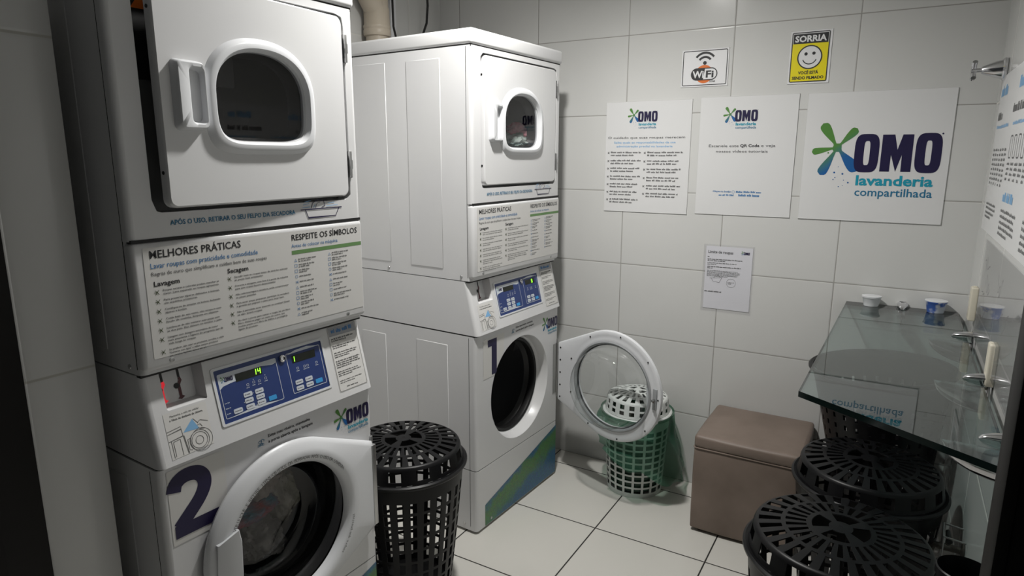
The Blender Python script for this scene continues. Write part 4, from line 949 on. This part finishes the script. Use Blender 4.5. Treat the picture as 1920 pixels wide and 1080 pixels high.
GB_ = GB
hamper('black lattice laundry hamper standing between the two stacked machines', (-.035, -.382, 0), .205, .548, .150)
hamper('black lidded laundry hamper closest to the camera at the right', (1.300, -.285, 0), .216, .582, .160, rz=.4)
hamper('black lidded laundry hamper under the slanted front corner of the glass shelf', (1.347, .188, 0), .206, .582, .155, rz=.15)
hamper('tall open black hamper without a lid leaning under the back of the glass shelf', (1.408, .600, .012), .224, .765, .130, lid=False, rows=17, lid_h=.0, ns=30, ribs=3, ring=.020, topband=.075, pw=1.5).rotation_euler = (0, math.radians(-4.5), 0)
# narrow dark bin by the door
t = tag(MB().lathe([(0,.002),(.042,.002),(.045,.006),(.050,.64),(.054,.644),(.054,.660),(.051,.662),(.047,.64),(.042,.02),(0,.02)], n=40).build('narrow_bin', 'blackplastic', None, (1.5415, -.442, 0)), 'narrow black open bin between the nearest hamper and the right wall', 'bin')

# ------------------------------------------------------------------ white basket with a green bag
WX, WY = .410, .722
hamper('white lattice basket with domed lid standing behind the open washer door', (WX, WY, 0), .1465, .452, .124, rows=10, lid_h=.075, ns=19, ribs=1, mat='whitebasket', nm='laundry_basket', group=None, ring=.008, dome=.022, flare=.0095, band2=True)
mb = MB(); n = 96; rows = 30; rings = []
for j in range(rows+1):
    ring = []
    for i in range(n):
        a = 2*math.pi*i/n; s = j/rows
        low = .09+.20*(.5+.5*math.cos(a-math.radians(-12)))**1.5+.018*math.sin(3*a+1)+.010*math.sin(7*a)
        if s < .12: q = s/.12; r = .141+.018*q; z = .368+.012*math.sin(q*math.pi*.5)+.002
        else:
            q = (s-.12)/.88; z = .380-low*q
            r = .160+.066*q*(.35+.65*(.5+.5*math.cos(a+math.radians(20))))+(.010+.012*q)*noise.noise(Vector((3.2*math.cos(a), 3.2*math.sin(a), z*12)))+.008*q*math.sin(11*a+z*20)
            r -= .03*max(0, q-.75)
        rmin = .124+(.1465-.124)*(max(z,.001)/.377)**.85+.004
        r = max(r, rmin+(.015 if z > .36 else 0)); r = min(r, (YB-WY-.006)/max(.05, math.sin(a)) if math.sin(a) > 0 else 9)
        if math.sin(a) < 0 and z > .24: r = min(r, max(rmin+.002, .158/max(.2, -math.sin(a))))   # stays clear of the open door
        ring.append((r*math.cos(a), r*math.sin(a), z))
    rings.append(ring)
mb.loft(rings); tag(mb.build('plastic_bag', 'bag', None, (WX, WY, 0)), 'translucent green plastic bag hanging over the rim of the white basket', 'bag')
mb = MB(); rings = []
for j in range(16):
    s = j/15; z = .37-.34*s; ring = []
    for i in range(64):
        a = 2*math.pi*i/64; r = min(.138, .124+(.0225)*(max(z,.001)/.377)**.85-.008)-.006*abs(noise.noise(Vector((4*math.cos(a), 4*math.sin(a), z*10)))); ring.append((r*math.cos(a), r*math.sin(a), z))
    rings.append(ring)
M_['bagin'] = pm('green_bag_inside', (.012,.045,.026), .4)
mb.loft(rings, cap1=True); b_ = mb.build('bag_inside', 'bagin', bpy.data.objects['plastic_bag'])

# ------------------------------------------------------------------ leather cube seat
t = thing('pouf', 'taupe leather cube stool against the back wall beside the white basket', 'stool', (.934, .676, 0))
bm = MB()
def puff(x, y, z0, z1, r, name, amp):
    m = MB(); m.box(-x, x, -y, y, z0, z1, r=r, seg=4)
    me = bpy.data.meshes.new('b'); me.from_pydata(m.v, [], m.f); b = bmesh.new(); b.from_mesh(me)
    bmesh.ops.subdivide_edges(b, edges=[e for e in b.edges if e.calc_length() > .1], cuts=14, use_grid_fill=True); b.verts.index_update()
    vs = []
    for q in b.verts:
        c = q.co.copy(); nrm = q.normal
        k = (1-(c.x/x)**2)*(1-(c.y/y)**2) if abs(nrm.z) > .7 else (1-((c.z-(z0+z1)/2)/((z1-z0)/2))**2)*(1-min(1, (c.x/x if abs(nrm.y) > .7 else c.y/y)**2))
        c += nrm*(amp*max(0, k)+.0018*noise.noise(c*9)); vs.append(c[:])
    o = MB(); o.add(vs, [[q.index for q in f.verts] for f in b.faces], True); b.free(); bpy.data.meshes.remove(me); return o
puff(.199, .193, .012, .368, .010, 'b', .004).build('cube_body', 'leather', t)
puff(.200, .194, .366, .420, .014, 'c', .006).build('seat_cushion', 'leather', t)
mb = MB(); P_ = rrect(-.200,.200,-.194,.194,.014,4)
mb.tube([(a, b, .367) for a, b in P_], .0032, 8, closed=True); mb.build('piping', 'leather', t)
mb = MB()
for zz in (.376, .382):
    for i in range(len(P_)):
        a = Vector((*P_[i], 0)); b2 = Vector((*P_[(i+1) % len(P_)], 0)); L = (b2-a).length; k = max(1, int(L/.009)); d = (b2-a)/k
        if L < .02: continue
        nn = Vector((d.y, -d.x, 0)).normalized()
        for j in range(k):
            s = a+d*(j+.2)+nn*(.0012+.006*0); e = a+d*(j+.8)+nn*.0012; mb.add([(s.x,s.y,zz-.0007),(e.x,e.y,zz-.0007),(e.x,e.y,zz+.0007),(s.x,s.y,zz+.0007)], [(0,1,2,3)])
mb.build('stitching', 'thread', t)
for x in (-.16, .16):
    for y in (-.155, .155): MB().lathe([(.018,0),(.020,.013)], (x, y, 0), n=16, cap0=True).build('foot', 'rubber', t)

# ------------------------------------------------------------------ laundry in the machines
def cloth(name, label, loc, s, c1, c2, seed, cat='clothes', group=None, sc=9, stripe=None):
    bm_ = bmesh.new(); bmesh.ops.create_icosphere(bm_, subdivisions=5, radius=1)
    for q in bm_.verts:
        p = q.co*1.6+Vector((seed*3.1, seed, 0)); k = 1+.34*noise.noise(p)+.22*abs(noise.noise(p*2.4))+.09*noise.noise(p*5.5)
        q.co = Vector((q.co.x*s[0], q.co.y*s[1], q.co.z*s[2]))*k
    mb = MB(); bm_.verts.index_update(); mb.add([q.co[:] for q in bm_.verts], [[q.index for q in f.verts] for f in bm_.faces], True); bm_.free()
    m = mixnoise(pm('cloth_'+name+str(seed), c1, .85), c1, c2, sc, 3, bump=.3)
    return tag(mb.build(name, m, None, loc), label, cat, group)
def mloc(machine, x, y, z):
    a, o = (A1, Vector((0,0,0))) if machine == 1 else (A2, P2)
    return (o.x+math.cos(a)*x-math.sin(a)*y, o.y+math.sin(a)*x+math.cos(a)*y, z)
cloth('towel', 'grey beige towel tumbling in the upper left of the near washer drum', mloc(2,-.165,.345,.62), (.065,.062,.062), (.30,.26,.23), (.5,.46,.42), 1)
cloth('red_shirt', 'dark red and blue printed cloth across the middle of the near washer drum', mloc(2,-.150,.315,.535), (.045,.075,.03), (.45,.05,.05), (.06,.22,.32), 2, sc=16)
cloth('grey_shirt', 'dark grey crumpled cloth at the bottom left of the near washer drum', mloc(2,-.165,.345,.435), (.065,.068,.058), (.12,.12,.11), (.42,.40,.37), 3)
cloth('pale_shirt', 'pale olive cloth in the centre of the near washer drum', mloc(2,-.185,.43,.53), (.065,.045,.08), (.22,.22,.14), (.55,.52,.46), 4)
cloth('green_garment', 'grey green garment lying behind the window of the far dryer', mloc(1,-.125,.455,1.555), (.08,.115,.055), (.05,.14,.11), (.55,.62,.58), 5, sc=14)
cloth('pink_garment', 'pink flowered garment behind the window of the far dryer', mloc(1,-.115,.48,1.60), (.05,.055,.045), (.75,.10,.18), (.85,.5,.55), 6, sc=18)
